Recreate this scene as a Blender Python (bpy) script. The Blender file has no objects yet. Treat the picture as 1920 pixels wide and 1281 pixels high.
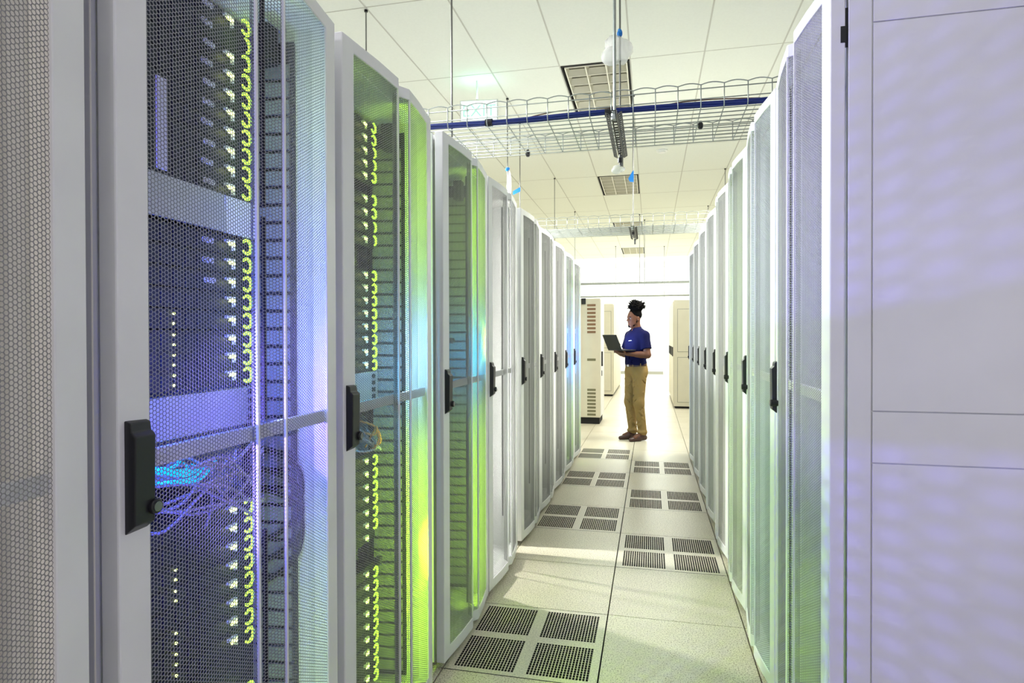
import bpy, math, random
import numpy as np
from mathutils import Vector, Matrix
PI = math.pi
scene = bpy.context.scene
random.seed(7)
RNG = np.random.RandomState(5)

# ------------------------------------------------------------------ camera
CAM_H = 1.319
cam_data = bpy.data.cameras.new('camera'); cam = bpy.data.objects.new('camera', cam_data)
scene.collection.objects.link(cam); scene.camera = cam
cam_data.sensor_width = 36.0; cam_data.lens = 1135.8 / 1920 * 36
cam_data.clip_start = 0.02; cam_data.clip_end = 100
yaw, pitch, roll = 0.2251, -0.0084, -0.0024
cy_, sy_ = math.cos(yaw), math.sin(yaw)
fwd0 = Vector((-sy_, cy_, 0)); right0 = Vector((cy_, sy_, 0)); up0 = Vector((0, 0, 1))
fwd = fwd0 * math.cos(pitch) + up0 * math.sin(pitch)
up1 = up0 * math.cos(pitch) - fwd0 * math.sin(pitch)
rgt = right0 * math.cos(roll) + up1 * math.sin(roll)
upv = up1 * math.cos(roll) - right0 * math.sin(roll)
cam.matrix_world = Matrix(((rgt.x, upv.x, -fwd.x, 0), (rgt.y, upv.y, -fwd.y, 0), (rgt.z, upv.z, -fwd.z, CAM_H), (0, 0, 0, 1)))

# ------------------------------------------------------------------ render view, world
scene.view_settings.view_transform = 'Standard'
scene.view_settings.look = 'None'
scene.view_settings.gamma = 1
scene.view_settings.use_curve_mapping = False
scene.view_settings.exposure = 0.0
scene.cycles.max_bounces = 10
scene.cycles.diffuse_bounces = 6
scene.cycles.transparent_max_bounces = 12
scene.cycles.sample_clamp_indirect = 6
w = bpy.data.worlds.new('world'); scene.world = w; w.use_nodes = True
w.node_tree.nodes['Background'].inputs[0].default_value = (0.8, 0.85, 0.95, 1)
w.node_tree.nodes['Background'].inputs[1].default_value = 0.05

def area(name, loc, rot, sx, sy, power, col=(1, 1, 1), spread=None):
    l = bpy.data.lights.new(name, 'AREA'); l.shape = 'RECTANGLE'; l.size = sx; l.size_y = sy
    l.energy = power; l.color = col
    if spread is not None: l.spread = spread
    o = bpy.data.objects.new(name, l); scene.collection.objects.link(o)
    o.location = loc; o.rotation_euler = rot
    return o
def spot(name, loc, target, power, col, rad=0.01, ang=120, blend=0.3):
    l = bpy.data.lights.new(name, 'SPOT'); l.energy = power; l.color = col
    l.shadow_soft_size = rad; l.spot_size = math.radians(ang); l.spot_blend = blend
    o = bpy.data.objects.new(name, l); scene.collection.objects.link(o)
    o.location = loc; o.rotation_euler = (Vector(target) - Vector(loc)).to_track_quat('-Z', 'Y').to_euler()
    return o
WARM = (1.0, 0.985, 0.9)
COOL = (0.97, 1.0, 0.97)
# luminaires of the room: ceiling panels beyond the aisle and behind; fills over the rows added to lift racks and ceiling
area('ceiling_lamp_far', (-0.5, 16.5, 3.60), (0, 0, 0), 7.0, 8.0, 500, COOL)
area('ceiling_lamp_cross_aisle', (-0.3, 10.6, 3.62), (0, 0, 0), 5.0, 2.4, 150, COOL)
area('fill_over_right_row', (1.2, 6.6, 3.45), (0, math.radians(44), 0), 0.15, 3.6, 105, WARM, 1.5)  # unseen fill added to brighten the farther left racks
area('fill_over_left_row', (-1.7, 4.3, 3.0), (0, math.radians(-56), 0), 0.15, 6.2, 85, (0.95, 0.98, 1.0), 1.8)  # unseen fill added to brighten the right row
area('wall_washer_far', (-0.3, 18.5, 2.9), (math.radians(80), 0, 0), 5.0, 0.8, 200, COOL)
area('ceiling_fill_left', (-3.0, 4.0, 2.45), (PI, 0, 0), 1.2, 8.0, 24, COOL)  # unseen upward fill added to brighten the ceiling
area('ceiling_fill_right', (2.6, 5.0, 2.45), (PI, 0, 0), 1.2, 9.0, 14, WARM)  # matching added fill for the right part of the ceiling
area('ceiling_lamp_behind', (0.2, -1.8, 3.55), (0, 0, 0), 2.6, 1.6, 10, WARM)
spot('fill_spot_behind', (-0.72, -0.6, 3.3), (0.45, 2.4, 1.1), 62, (0.9, 0.88, 1.0), 0.25, 75, 0.6)  # unseen spot added behind the camera to lift the right racks
# lamp in the aisle behind the left row, shining through the open-backed fourth rack onto the floor
spot('lamp_behind_left_row', (-2.2, 3.62, 1.95), (-0.4, 3.02, 0.0), 420, (1.0, 1.0, 0.95), 0.06, 62, 0.4)
# unseen violet fill added right of the camera to tint the near frames
area('violet_fill_corner', (1.9, -0.9, 1.5), (PI / 2, 0, math.radians(62)), 0.5, 1.4, 23, (0.70, 0.66, 1.0))

# ------------------------------------------------------------------ helpers
COL = scene.collection
def tag(o, label=None, cat=None, group=None, kind=None):
    if label: o['label'] = label
    if cat: o['category'] = cat
    if group: o['group'] = group
    if kind: o['kind'] = kind
    return o
def empty(name, loc=(0, 0, 0), rz=0.0):
    o = bpy.data.objects.new(name, None); COL.objects.link(o)
    o.location = loc; o.rotation_euler = (0, 0, rz); o.empty_display_size = 0.05
    return o
def thing(name, label, cat, loc=(0, 0, 0), rz=0.0, group=None):
    return tag(empty(name, loc, rz), label, cat, group)
def new_obj(name, me, parent=None):
    o = bpy.data.objects.new(name, me); COL.objects.link(o)
    if parent: o.parent = parent
    return o
def copy_tree(o, parent=None):
    c = o.copy(); COL.objects.link(c)
    if parent: c.parent = parent; c.matrix_parent_inverse = o.matrix_parent_inverse
    for ch in list(o.children): copy_tree(ch, c)
    return c

class MB:
    def __init__(s): s.v = []; s.f = []; s.m = []
    def add(s, vs, fs, mi=0):
        b = len(s.v); s.v += [tuple(x) for x in vs]
        s.f += [tuple(b + i for i in f) for f in fs]; s.m += [mi] * len(fs); return s
    def box(s, x0, x1, y0, y1, z0, z1, mi=0):
        return s.add([(x0, y0, z0), (x1, y0, z0), (x1, y1, z0), (x0, y1, z0), (x0, y0, z1), (x1, y0, z1), (x1, y1, z1), (x0, y1, z1)],
                     [(0, 3, 2, 1), (4, 5, 6, 7), (0, 1, 5, 4), (1, 2, 6, 5), (2, 3, 7, 6), (3, 0, 4, 7)], mi)
    def prism(s, pts, axis, a, b, mi=0):
        n = len(pts)
        def P(p, t):
            return {'x': (t, p[0], p[1]), 'y': (p[0], t, p[1]), 'z': (p[0], p[1], t)}[axis]
        vs = [P(p, a) for p in pts] + [P(p, b) for p in pts]
        fs = [tuple(range(n)), tuple(range(2 * n - 1, n - 1, -1))] + [(i, i + n, (i + 1) % n + n, (i + 1) % n) for i in range(n)]
        return s.add(vs, fs, mi)
    def tube(s, path, r, n=8, mi=0, closed=False):
        path = [Vector(p) for p in path]; m = len(path)
        rr = r if isinstance(r, (list, tuple)) else [r] * m
        t0 = (path[1] - path[0]).normalized()
        ref = Vector((0, 0, 1)) if abs(t0.z) < 0.9 else Vector((1, 0, 0))
        nrm = t0.cross(ref).normalized(); vs = []
        for i, p in enumerate(path):
            if closed: t = (path[(i + 1) % m] - path[i - 1]).normalized()
            else: t = (path[min(i + 1, m - 1)] - path[max(i - 1, 0)]).normalized()
            nrm = (nrm - t * nrm.dot(t)).normalized(); bn = t.cross(nrm)
            for k in range(n):
                a = 2 * PI * k / n
                vs.append(p + (nrm * math.cos(a) + bn * math.sin(a)) * rr[i])
        fs = []
        for i in range(m if closed else m - 1):
            j = (i + 1) % m
            for k in range(n): fs.append((i * n + k, i * n + (k + 1) % n, j * n + (k + 1) % n, j * n + k))
        if not closed: fs += [tuple(range(n - 1, -1, -1)), tuple((m - 1) * n + k for k in range(n))]
        return s.add(vs, fs, mi)
    def cyl(s, c, r, axis, a, b, n=20, mi=0):
        return s.prism([(c[0] + r * math.cos(2 * PI * k / n), c[1] + r * math.sin(2 * PI * k / n)) for k in range(n)], axis, a, b, mi)
    def build(s, name, mats, parent=None, bevel=0, smooth=False):
        me = bpy.data.meshes.new(name); me.from_pydata(s.v, [], s.f)
        for m in (mats if isinstance(mats, (list, tuple)) else [mats]): me.materials.append(m)
        if len(me.materials) > 1: me.polygons.foreach_set('material_index', s.m)
        me.update(); fix_normals(me)
        if smooth: me.polygons.foreach_set('use_smooth', [True] * len(me.polygons))
        o = new_obj(name, me, parent)
        if bevel:
            b = o.modifiers.new('bevel', 'BEVEL'); b.width = bevel; b.segments = 2; b.limit_method = 'ANGLE'; b.angle_limit = 0.6
        return o
import bmesh
def fix_normals(me):
    bm = bmesh.new(); bm.from_mesh(me); bmesh.ops.recalc_face_normals(bm, faces=bm.faces); bm.to_mesh(me); bm.free()

def bez(pts, n=10):
    """Catmull-Rom through the points"""
    P = [Vector(p) for p in pts]; P = [P[0] * 2 - P[1]] + P + [P[-1] * 2 - P[-2]]; out = []
    for i in range(1, len(P) - 2):
        for k in range(n):
            t = k / n
            out.append(0.5 * ((2 * P[i]) + (P[i + 1] - P[i - 1]) * t + (2 * P[i - 1] - 5 * P[i] + 4 * P[i + 1] - P[i + 2]) * t * t + (3 * P[i] - P[i - 1] - 3 * P[i + 1] + P[i + 2]) * t ** 3))
    out.append(P[-2]); return out

# ------------------------------------------------------------------ materials
def mat(name, col, rough=0.5, metal=0.0, noise=0.0, scale=40.0, emit=None, estr=0.0, bump=0.0, spec=0.5, alpha=1.0, sss=0.0):
    m = bpy.data.materials.new(name); m.use_nodes = True; nt = m.node_tree; b = nt.nodes['Principled BSDF']
    b.inputs['Base Color'].default_value = (*col, 1); b.inputs['Roughness'].default_value = rough
    b.inputs['Metallic'].default_value = metal; b.inputs['Specular IOR Level'].default_value = spec
    b.inputs['Alpha'].default_value = alpha
    if emit: b.inputs['Emission Color'].default_value = (*emit, 1); b.inputs['Emission Strength'].default_value = estr
    if noise or bump:
        tc = nt.nodes.new('ShaderNodeTexCoord'); nz = nt.nodes.new('ShaderNodeTexNoise')
        nz.inputs['Scale'].default_value = scale; nz.inputs['Detail'].default_value = 4
        nt.links.new(tc.outputs['Object'], nz.inputs['Vector'])
        if noise:
            r = nt.nodes.new('ShaderNodeValToRGB'); r.color_ramp.elements[0].position = 0.35; r.color_ramp.elements[1].position = 0.65
            r.color_ramp.elements[0].color = (*[c * (1 - noise) for c in col], 1); r.color_ramp.elements[1].color = (*[min(1, c * (1 + noise * 0.6)) for c in col], 1)
            nt.links.new(nz.outputs[0], r.inputs[0]); nt.links.new(r.outputs[0], b.inputs['Base Color'])
        if bump:
            bp = nt.nodes.new('ShaderNodeBump'); bp.inputs['Strength'].default_value = bump; bp.inputs['Distance'].default_value = 0.002
            nt.links.new(nz.outputs[0], bp.inputs['Height']); nt.links.new(bp.outputs[0], b.inputs['Normal'])
    return m
M = {}
M['white'] = mat('cabinet_paint', (0.78, 0.78, 0.77), 0.42, noise=0.03, scale=6)
M['sheet'] = mat('perforated_sheet_paint', (0.25, 0.25, 0.25), 0.4)
M['inner'] = mat('cabinet_inner_paint', (0.62, 0.63, 0.62), 0.5, noise=0.04, scale=5)
M['cream'] = mat('cream_cabinet_paint', (0.66, 0.62, 0.49), 0.45, noise=0.03, scale=5)
M['black'] = mat('black_plastic', (0.012, 0.012, 0.014), 0.35)
M['blackm'] = mat('black_matte', (0.008, 0.008, 0.009), 0.8)
M['server'] = mat('server_black', (0.016, 0.017, 0.021), 0.5, noise=0.25, scale=60)
M['finger'] = mat('duct_grey', (0.16, 0.165, 0.175), 0.5, noise=0.1, scale=30)
M['silver'] = mat('silver_metal', (0.62, 0.62, 0.64), 0.35, metal=0.7, noise=0.05, scale=30)
M['steel'] = mat('galvanised_steel', (0.34, 0.37, 0.35), 0.42, metal=0.6, noise=0.08, scale=80)
M['rod'] = mat('threaded_rod', (0.2, 0.2, 0.19), 0.45, metal=0.6)
M['lime'] = mat('lime_light', (0.3, 0.5, 0.02), 0.4, emit=(0.50, 0.95, 0.06), estr=2.4)
M['led'] = mat('yellow_green_led', (0.6, 0.8, 0.1), 0.4, emit=(0.85, 1.0, 0.25), estr=6.0)
M['ledw'] = mat('white_led', (0.8, 0.9, 0.8), 0.4, emit=(0.8, 1.0, 0.9), estr=3.0)
M['tab'] = mat('pull_tab_grey', (0.8, 0.8, 0.86), 0.4)
M['cyan'] = mat('cyan_glow_cable', (0.0, 0.55, 0.85), 0.4, emit=(0.0, 0.6, 1.0), estr=0.7)  # cyan light on the cables put into the material as emission
M['cgrey'] = mat('grey_cable', (0.35, 0.34, 0.36), 0.5)
M['corange'] = mat('orange_cable', (0.8, 0.3, 0.05), 0.5)
M['cwhite'] = mat('white_cable', (0.75, 0.76, 0.8), 0.5)
M['blue'] = mat('blue_cable', (0.006, 0.02, 0.16), 0.4)
M['brown'] = mat('brown_cable', (0.1, 0.04, 0.02), 0.5)
M['tape'] = mat('blue_tape', (0.01, 0.2, 0.65), 0.5)
M['slot'] = mat('dark_slotted_steel', (0.06, 0.06, 0.055), 0.5, metal=0.4)
M['ceil'] = mat('ceiling_tile', (0.79, 0.815, 0.755), 0.9, noise=0.015, scale=60)
M['tbar'] = mat('ceiling_bar', (0.5, 0.5, 0.45), 0.6)
M['wall'] = mat('wall_paint', (0.85, 0.86, 0.84), 0.8, noise=0.01, scale=2)
M['dark'] = mat('underfloor_dark', (0.012, 0.012, 0.01), 0.9)
M['base'] = mat('baseboard_grey', (0.25, 0.25, 0.21), 0.6)
M['louver'] = mat('louver_aluminium', (0.55, 0.53, 0.43), 0.4, metal=0.15)
M['louver_edge'] = mat('louver_edge', (0.8, 0.78, 0.68), 0.4)
def bag_mat():
    m = mat('clear_plastic_bag', (0.9, 0.9, 0.88), 0.25, bump=0.6, scale=18)
    b = m.node_tree.nodes['Principled BSDF']; b.inputs['Alpha'].default_value = 0.5
    return m
M['bag'] = bag_mat()
def floor_mat():
    m = bpy.data.materials.new('raised_floor_laminate'); m.use_nodes = True; nt = m.node_tree; b = nt.nodes['Principled BSDF']
    b.inputs['Roughness'].default_value = 0.3; b.inputs['Specular IOR Level'].default_value = 0.45
    tc = nt.nodes.new('ShaderNodeTexCoord')
    n1 = nt.nodes.new('ShaderNodeTexNoise'); n1.inputs['Scale'].default_value = 170; n1.inputs['Detail'].default_value = 3
    n2 = nt.nodes.new('ShaderNodeTexNoise'); n2.inputs['Scale'].default_value = 3; n2.inputs['Detail'].default_value = 5
    for n in (n1, n2): nt.links.new(tc.outputs['Object'], n.inputs['Vector'])
    r = nt.nodes.new('ShaderNodeValToRGB'); e = r.color_ramp.elements
    e[0].position = 0.34; e[0].color = (0.23, 0.195, 0.125, 1); e[1].position = 0.52; e[1].color = (0.72, 0.67, 0.53, 1)
    x = r.color_ramp.elements.new(0.44); x.color = (0.55, 0.50, 0.38, 1)
    nt.links.new(n1.outputs[0], r.inputs[0])
    mx = nt.nodes.new('ShaderNodeMixRGB'); mx.blend_type = 'MULTIPLY'; mx.inputs[0].default_value = 0.35
    r2 = nt.nodes.new('ShaderNodeValToRGB'); r2.color_ramp.elements[0].position = 0.3; r2.color_ramp.elements[1].position = 0.7
    r2.color_ramp.elements[0].color = (0.72, 0.7, 0.66, 1); r2.color_ramp.elements[1].color = (1, 1, 1, 1)
    nt.links.new(n2.outputs[0], r2.inputs[0]); nt.links.new(r.outputs[0], mx.inputs[1]); nt.links.new(r2.outputs[0], mx.inputs[2])
    nt.links.new(mx.outputs[0], b.inputs['Base Color'])
    rr = nt.nodes.new('ShaderNodeMapRange'); rr.inputs['To Min'].default_value = 0.22; rr.inputs['To Max'].default_value = 0.42
    nt.links.new(n2.outputs[0], rr.inputs[0]); nt.links.new(rr.outputs[0], b.inputs['Roughness'])
    return m
M['floor'] = floor_mat()
M['vent'] = mat('vent_tile_laminate', (0.66, 0.61, 0.49), 0.35, noise=0.25, scale=150)

# ------------------------------------------------------------------ setting
T = 0.61; FX0, FY0 = -0.198, 2.276
ZC = 3.693
CX0 = -2.0; CROWS = [-4.78, -3.52, -2.26, -1.0, 0.26, 1.52, 2.78, 4.04, 5.30, 6.56, 7.82, 9.08, 10.33, 11.58, 12.83, 14.08, 15.33, 16.58, 17.83, 19.08, 20.33, 21.58]
XW0, XW1, YW0, YW1 = -6.27, 5.32, -3.52, 21.5
vents = [(-1, 0), (-1, 3), (-1, 5), (-1, 7), (0, 2), (0, 4), (0, 6)]      # (column, row) of perforated tiles
vent_set = set(vents)
mb = MB()
mb.box(XW0, XW1, YW0, YW1, -0.12, -0.06, 1)
g = 0.0022
ci0, ci1 = int((XW0 - FX0) / T) - 1, int((XW1 - FX0) / T) + 1
ri0, ri1 = int((YW0 - FY0) / T) - 1, int((YW1 - FY0) / T) + 1
for c in range(ci0, ci1 + 1):
    for r in range(ri0, ri1 + 1):
        if (c, r) in vent_set: continue
        x0 = max(XW0, FX0 + c * T); x1 = min(XW1, FX0 + (c + 1) * T); y0 = max(YW0, FY0 + r * T); y1 = min(YW1, FY0 + (r + 1) * T)
        if x1 - x0 < 0.02 or y1 - y0 < 0.02: continue
        gx = 0.0030 if c in (-1, 0) else g
        mb.box(x0 + gx, x1 - gx, y0 + g, y1 - g, -0.03, 0.0)
tag(mb.build('floor', [M['floor'], M['dark']]), kind='structure')

mb = MB(); lights_cells = {(2, 5.30), (2, 9.08), (2, 12.83), (2, 16.58)}
mb.box(XW0, XW1, YW0, YW1, ZC + 0.22, ZC + 0.26, 0)
nx0, nx1 = int((XW0 - CX0) / T) - 1, int((XW1 - CX0) / T) + 1
for c in range(nx0, nx1 + 1):
    for k in range(len(CROWS) - 1):
        if (c, CROWS[k]) in lights_cells: continue
        x0 = max(XW0, CX0 + c * T); x1 = min(XW1, CX0 + (c + 1) * T); y0 = max(YW0, CROWS[k]); y1 = min(YW1, CROWS[k + 1])
        if x1 - x0 < 0.02 or y1 - y0 < 0.02: continue
        mb.box(x0 + 0.004, x1 - 0.004, y0 + 0.004, y1 - 0.004, ZC, ZC + 0.02, 0)
for c in range(nx0, nx1 + 2):
    x = CX0 + c * T
    if XW0 < x < XW1: mb.box(x - 0.006, x + 0.006, YW0, YW1, ZC - 0.002, ZC + 0.005, 1)
for y in CROWS:
    if YW0 < y < YW1: mb.box(XW0, XW1, y - 0.005, y + 0.005, ZC - 0.001, ZC + 0.004, 1)
tag(mb.build('ceiling', [M['ceil'], M['tbar']]), kind='structure')
for nm, b in (('wall_left', (XW0 - 0.1, XW0, YW0, YW1)), ('wall_right', (XW1, XW1 + 0.1, YW0, YW1)), ('wall_back', (XW0 - 0.1, XW1 + 0.1, YW1, YW1 + 0.1)), ('wall_front', (XW0 - 0.1, XW1 + 0.1, YW0 - 0.1, YW0))):
    tag(MB().box(b[0], b[1], b[2], b[3], -0.12, ZC + 0.26).build(nm, M['wall']), kind='structure')
tag(MB().box(XW0, 0.42, YW1 - 0.03, YW1, 0.0, 0.10).build('baseboard_back', M['base']), kind='structure')

# perforated floor tiles
def vent_mesh():
    mb = MB(); z = 0.0
    xs = [0.003]; xk = []
    def axis(lo, span, n, gap, open_):
        p = span / n; out = []
        for k in range(n):
            a = lo + k * p + (p - open_) / 2; out.append((a, a + open_))
        return out
    hx = axis(0.036, 0.245, 19, 0, 0.0092) + axis(0.330, 0.245, 19, 0, 0.0092)
    hy = axis(0.030, 0.250, 15, 0, 0.0150) + axis(0.330, 0.250, 15, 0, 0.0150)
    X = [0.003] + [v for h in hx for v in h] + [0.607]; Y = [0.003] + [v for h in hy for v in h] + [0.607]
    top = {}
    for j, y in enumerate(Y):
        for i, x in enumerate(X): top[i, j] = len(mb.v); mb.v.append((x, y, z))
    n = len(mb.v)
    mb.v += [(x, y, -0.006) for (x, y, _) in mb.v]
    for j in range(len(Y) - 1):
        for i in range(len(X) - 1):
            a, b, c, d = top[i, j], top[i + 1, j], top[i + 1, j + 1], top[i, j + 1]
            if i % 2 == 1 and j % 2 == 1:
                mb.f += [(a, b, b + n, a + n), (b, c, c + n, b + n), (c, d, d + n, c + n), (d, a, a + n, d + n)]; mb.m += [1] * 4
            else: mb.f.append((a, b, c, d)); mb.m.append(0)
    return mb
vent_names = ['nearest perforated floor tile, beside the foot of the third left rack', 'perforated floor tile second from the camera in the left column, beside the fifth left rack',
              'perforated floor tile third from the camera in the left column', 'farthest perforated floor tile of the left column, in front of the person',
              'nearest perforated floor tile of the right column, beside the right racks', 'perforated floor tile second from the camera in the right column',
              'farthest perforated floor tile of the right column, shining in the far light']
vm = None
for i, (c, r) in enumerate(vents):
    t = thing('floor_vent', vent_names[i], 'floor vent', (FX0 + c * T, FY0 + r * T, 0), 0, 'perforated tiles in the raised floor')
    if vm is None:
        vo = vent_mesh().build('grille', [M['vent'], M['dark']], t); vm = vo.data  # slot walls coloured dark to deepen the shade in the holes
        fo = MB().box(0.003, 0.607, 0.003, 0.607, -0.055, -0.052).build('slot_shade_plate', M['dark'], t); fm = fo.data  # dark plate put below the slots as the shade of the void
    else:
        new_obj('grille', vm, t); new_obj('slot_shade_plate', fm, t)

# recessed ceiling lights, switched off
def louver_light():
    t = empty('ceiling_light')
    W, L = 0.60, 1.215
    mb = MB(); mb.box(0, W, 0, L, 0.09, 0.10)
    for b in ((0, 0.012, 0, L), (W - 0.012, W, 0, L), (0, W, 0, 0.014), (0, W, L - 0.014, L)): mb.box(*b, -0.002, 0.09)
    mb.build('housing', M['blackm'], t)
    mb = MB()
    nx, ny = 3, 6; x0, x1, y0, y1 = 0.035, 0.572, 0.03, 1.19
    for i in range(nx + 1):
        x = x0 + (x1 - x0) * i / nx
        mb.prism([(x - 0.003, 0.0), (x + 0.003, 0.0), (x + 0.02, 0.06), (x - 0.02, 0.06)], 'y', y0, y1, 0)
        mb.box(x - 0.005, x + 0.005, y0, y1, -0.004, 0.0, 1)
    for j in range(ny + 1):
        y = y0 + (y1 - y0) * j / ny
        mb.prism([(y - 0.003, 0.0), (y + 0.003, 0.0), (y + 0.035, 0.05), (y - 0.035, 0.05)], 'x', x0, x1, 0)
        mb.box(x0, x1, y - 0.004, y + 0.004, -0.0035, 0.0, 1)
    mb.box(x0, x1, y0, y1, 0.06, 0.065, 0)
    mb.build('louver', [M['louver'], M['louver_edge']], t)
    return t
ll = louver_light()
for i, (y, lb) in enumerate(((5.30, 'switched-off louvered ceiling light above the near wire tray'), (9.08, 'switched-off louvered ceiling light between the two near wire trays, second from camera'), (12.83, 'louvered ceiling light beyond the second wire tray, third from camera'), (16.58, 'farthest small louvered ceiling light, washed out by the glare'))):
    o = ll if i == 0 else copy_tree(ll)
    o.location = (CX0 + 2 * T + 0.005, y + 0.02, ZC); tag(o, lb, 'ceiling light', 'recessed ceiling lights')

# ------------------------------------------------------------------ server rack
RW = 0.66
PROF = [(0.0, 0.0), (0.055, 0.006), (0.18, 0.020), (0.30, 0.027), (0.308, 0.027), (0.322, 0.002), (0.336, 0.000), (0.352, 0.003), (0.392, 0.027), (0.40, 0.027), (0.50, 0.019), (0.605, 0.006), (0.66, 0.0)]
PS = np.array([p[0] for p in PROF]); PD = np.array([p[1] for p in PROF])
DZ0, DZ1 = 0.03, 2.125
def door_frame_mesh():
    ss = [0.0, 0.055] + [p[0] for p in PROF if 0.055 < p[0] < 0.605] + [0.605, 0.66]
    zz = [DZ0, DZ0 + 0.048, DZ1 - 0.036, DZ1]
    mb = MB(); n = len(ss); th = 0.034
    for layer in (0, 1):
        for z in zz:
            for s in ss: mb.v.append((float(np.interp(s, PS, PD)) if layer == 0 else -th, s, z))
    def I(l, k, i): return l * 4 * n + k * n + i
    solid = lambda i, k: 0 <= i < n - 1 and 0 <= k < 3 and (k != 1 or i == 0 or i == n - 2)
    for i in range(n - 1):
        for k in range(3):
            if not solid(i, k): continue
            a, b, c, d = (i, k), (i + 1, k), (i + 1, k + 1), (i, k + 1)
            mb.f.append(tuple(I(0, q[1], q[0]) for q in (a, b, c, d))); mb.f.append(tuple(I(1, q[1], q[0]) for q in (d, c, b, a)))
            for (p, q, ni, nk) in ((a, b, i, k - 1), (b, c, i + 1, k), (c, d, i, k + 1), (d, a, i - 1, k)):
                if not solid(ni, nk): mb.f.append((I(0, p[1], p[0]), I(0, q[1], q[0]), I(1, q[1], q[0]), I(1, p[1], p[0])))
    mb.m = [0] * len(mb.f)
    return mb
def perforated_mesh():
    p = 0.0070; colw = p * math.sqrt(3) / 2; R = 0.00325; Rc = p / math.sqrt(3)
    s0, s1, z0, z1 = 0.052, 0.608, DZ0 + 0.044, DZ1 - 0.032
    nc = int((s1 - s0) / colw); nr = int((z1 - z0) / p)
    jj, ii = np.meshgrid(np.arange(nr), np.arange(nc), indexing='ij')
    cs = (s0 + colw * (ii + 0.5)).ravel(); cz = (z0 + p * (jj + 0.5 + 0.5 * (ii % 2) - 0.25)).ravel()
    ang = np.radians(60 * np.arange(6)); N = len(cs)
    V = np.zeros((N, 18, 3), np.float32)
    for grp, (r, off) in enumerate(((Rc, 0.0), (R, 0.0), (R, -0.0007))):
        s = cs[:, None] + r * np.cos(ang)[None]; z = cz[:, None] + r * np.sin(ang)[None]
        V[:, grp * 6:grp * 6 + 6, 0] = np.interp(s, PS, PD) - 0.004 + off
        V[:, grp * 6:grp * 6 + 6, 1] = s; V[:, grp * 6:grp * 6 + 6, 2] = z
    q = []
    for k in range(6):
        k2 = (k + 1) % 6
        q.append((k, k2, 6 + k2, 6 + k)); q.append((6 + k, 6 + k2, 12 + k2, 12 + k))
    q = np.array(q, np.int32); F = (q[None] + (18 * np.arange(N, dtype=np.int32))[:, None, None]).reshape(-1)
    me = bpy.data.meshes.new('perforated_panel'); nf = N * 12
    me.vertices.add(N * 18); me.vertices.foreach_set('co', V.ravel())
    me.loops.add(nf * 4); me.loops.foreach_set('vertex_index', F)
    me.polygons.add(nf); me.polygons.foreach_set('loop_start', np.arange(0, nf * 4, 4, dtype=np.int32)); me.polygons.foreach_set('loop_total', np.full(nf, 4, np.int32))
    me.update(calc_edges=True); me.materials.append(M['sheet'])
    return me
perf = perforated_mesh()
H = 2.118
def make_rack():
    t = empty('server_rack')
    door = door_frame_mesh().build('door_frame', M['white'], t, bevel=0.003)
    new_obj('perforated_panel', perf, door)
    for s_ in (0.303, 0.397):
        d_ = float(np.interp(s_, PS, PD)); MB().box(d_ - 0.005, d_ + 0.0005, s_ - 0.003, s_ + 0.003, DZ0 + 0.03, DZ1 - 0.02).build('fold_rib', M['white'], door)
    bar = MB(); bz = 1.12
    bar.box(-0.018, -0.005, 0.05, 0.61, bz - 0.015, bz + 0.015); bar.build('crossbar', M['white'], door, bevel=0.002)
    # swing handle near the y=0 edge
    mb = MB(); mb.prism([(0.0, 1.012), (0.020, 1.028), (0.022, 1.165), (0.014, 1.172), (0.012, 1.186), (0.0, 1.190)], 'y', 0.010, 0.050)
    mb.cyl((0.047, 1.050), 0.012, 'x', 0.0, 0.027)
    hd = mb.build('door_handle', M['black'], door, bevel=0.002)
    MB().cyl((0.047, 1.050), 0.008, 'x', 0.0265, 0.0285).build('lock', mat('lock_metal', (0.25, 0.25, 0.25), 0.3, metal=0.9), hd)
    MB().box(-0.045, -0.02, 0.645, 0.655, 1.96, 2.05).build('hinge', M['black'], door)
    MB().box(-1.05, -0.044, 0.0, 0.012, 0.03, H).build('side_panel', M['inner'], t)
    MB().box(-1.05, -0.044, RW - 0.012, RW, 0.03, H).build('side_panel', M['inner'], t)
    MB().box(-1.05, -0.044, 0.012, RW - 0.012, H - 0.02, H).build('roof', M['white'], t)
    MB().box(-1.05, -0.044, 0.012, RW - 0.012, 0.03, 0.05).build('floor_plate', M['inner'], t)
    MB().box(-1.05, -1.035, 0.012, RW - 0.012, 0.05, H - 0.02).build('rear_panel', M['inner'], t)
    mb = MB()
    mb.box(-0.075, -0.044, 0.012, 0.045, 0.05, H - 0.02); mb.build('post', M['white'], t)
    mb = MB(); mb.prism([(-0.19, 0.640), (-0.085, 0.616), (-0.060, 0.620), (-0.044, 0.630), (-0.044, 0.648), (-0.19, 0.648)], 'z', 0.05, H - 0.02); mb.build('post', M['inner'], t)
    for y in (0.075, 0.575): MB().box(-0.215, -0.203, y, y + 0.022, 0.06, H - 0.03).build('mounting_rail', M['black'], t)
    for y in (0.03, 0.60):
        MB().cyl((-0.12, y + 0.01), 0.018, 'z', 0.0, 0.031).build('levelling_foot', M['black'], t)
    return t
proto = make_rack()
def manager():
    """vertical finger duct beside the equipment"""
    mb = MB()
    mb.prism([(-0.200, 0.590), (-0.195, 0.588), (-0.082, 0.602), (-0.085, 0.612), (-0.200, 0.630)], 'z', 0.08, 2.06, 0)
    for k in range(43):
        z = 0.100 + k * 0.04445
        mb.prism([(-0.198, 0.588), (-0.196, 0.580), (-0.092, 0.594), (-0.092, 0.602)], 'z', z, z + 0.035, 1)
    return mb
dm = None
LX, RX = -0.792, 0.430
lefts = [0.055, 0.765, 1.462, 2.255, 2.938, 3.715, 4.375, 5.04, 5.70, 6.36]
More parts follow.
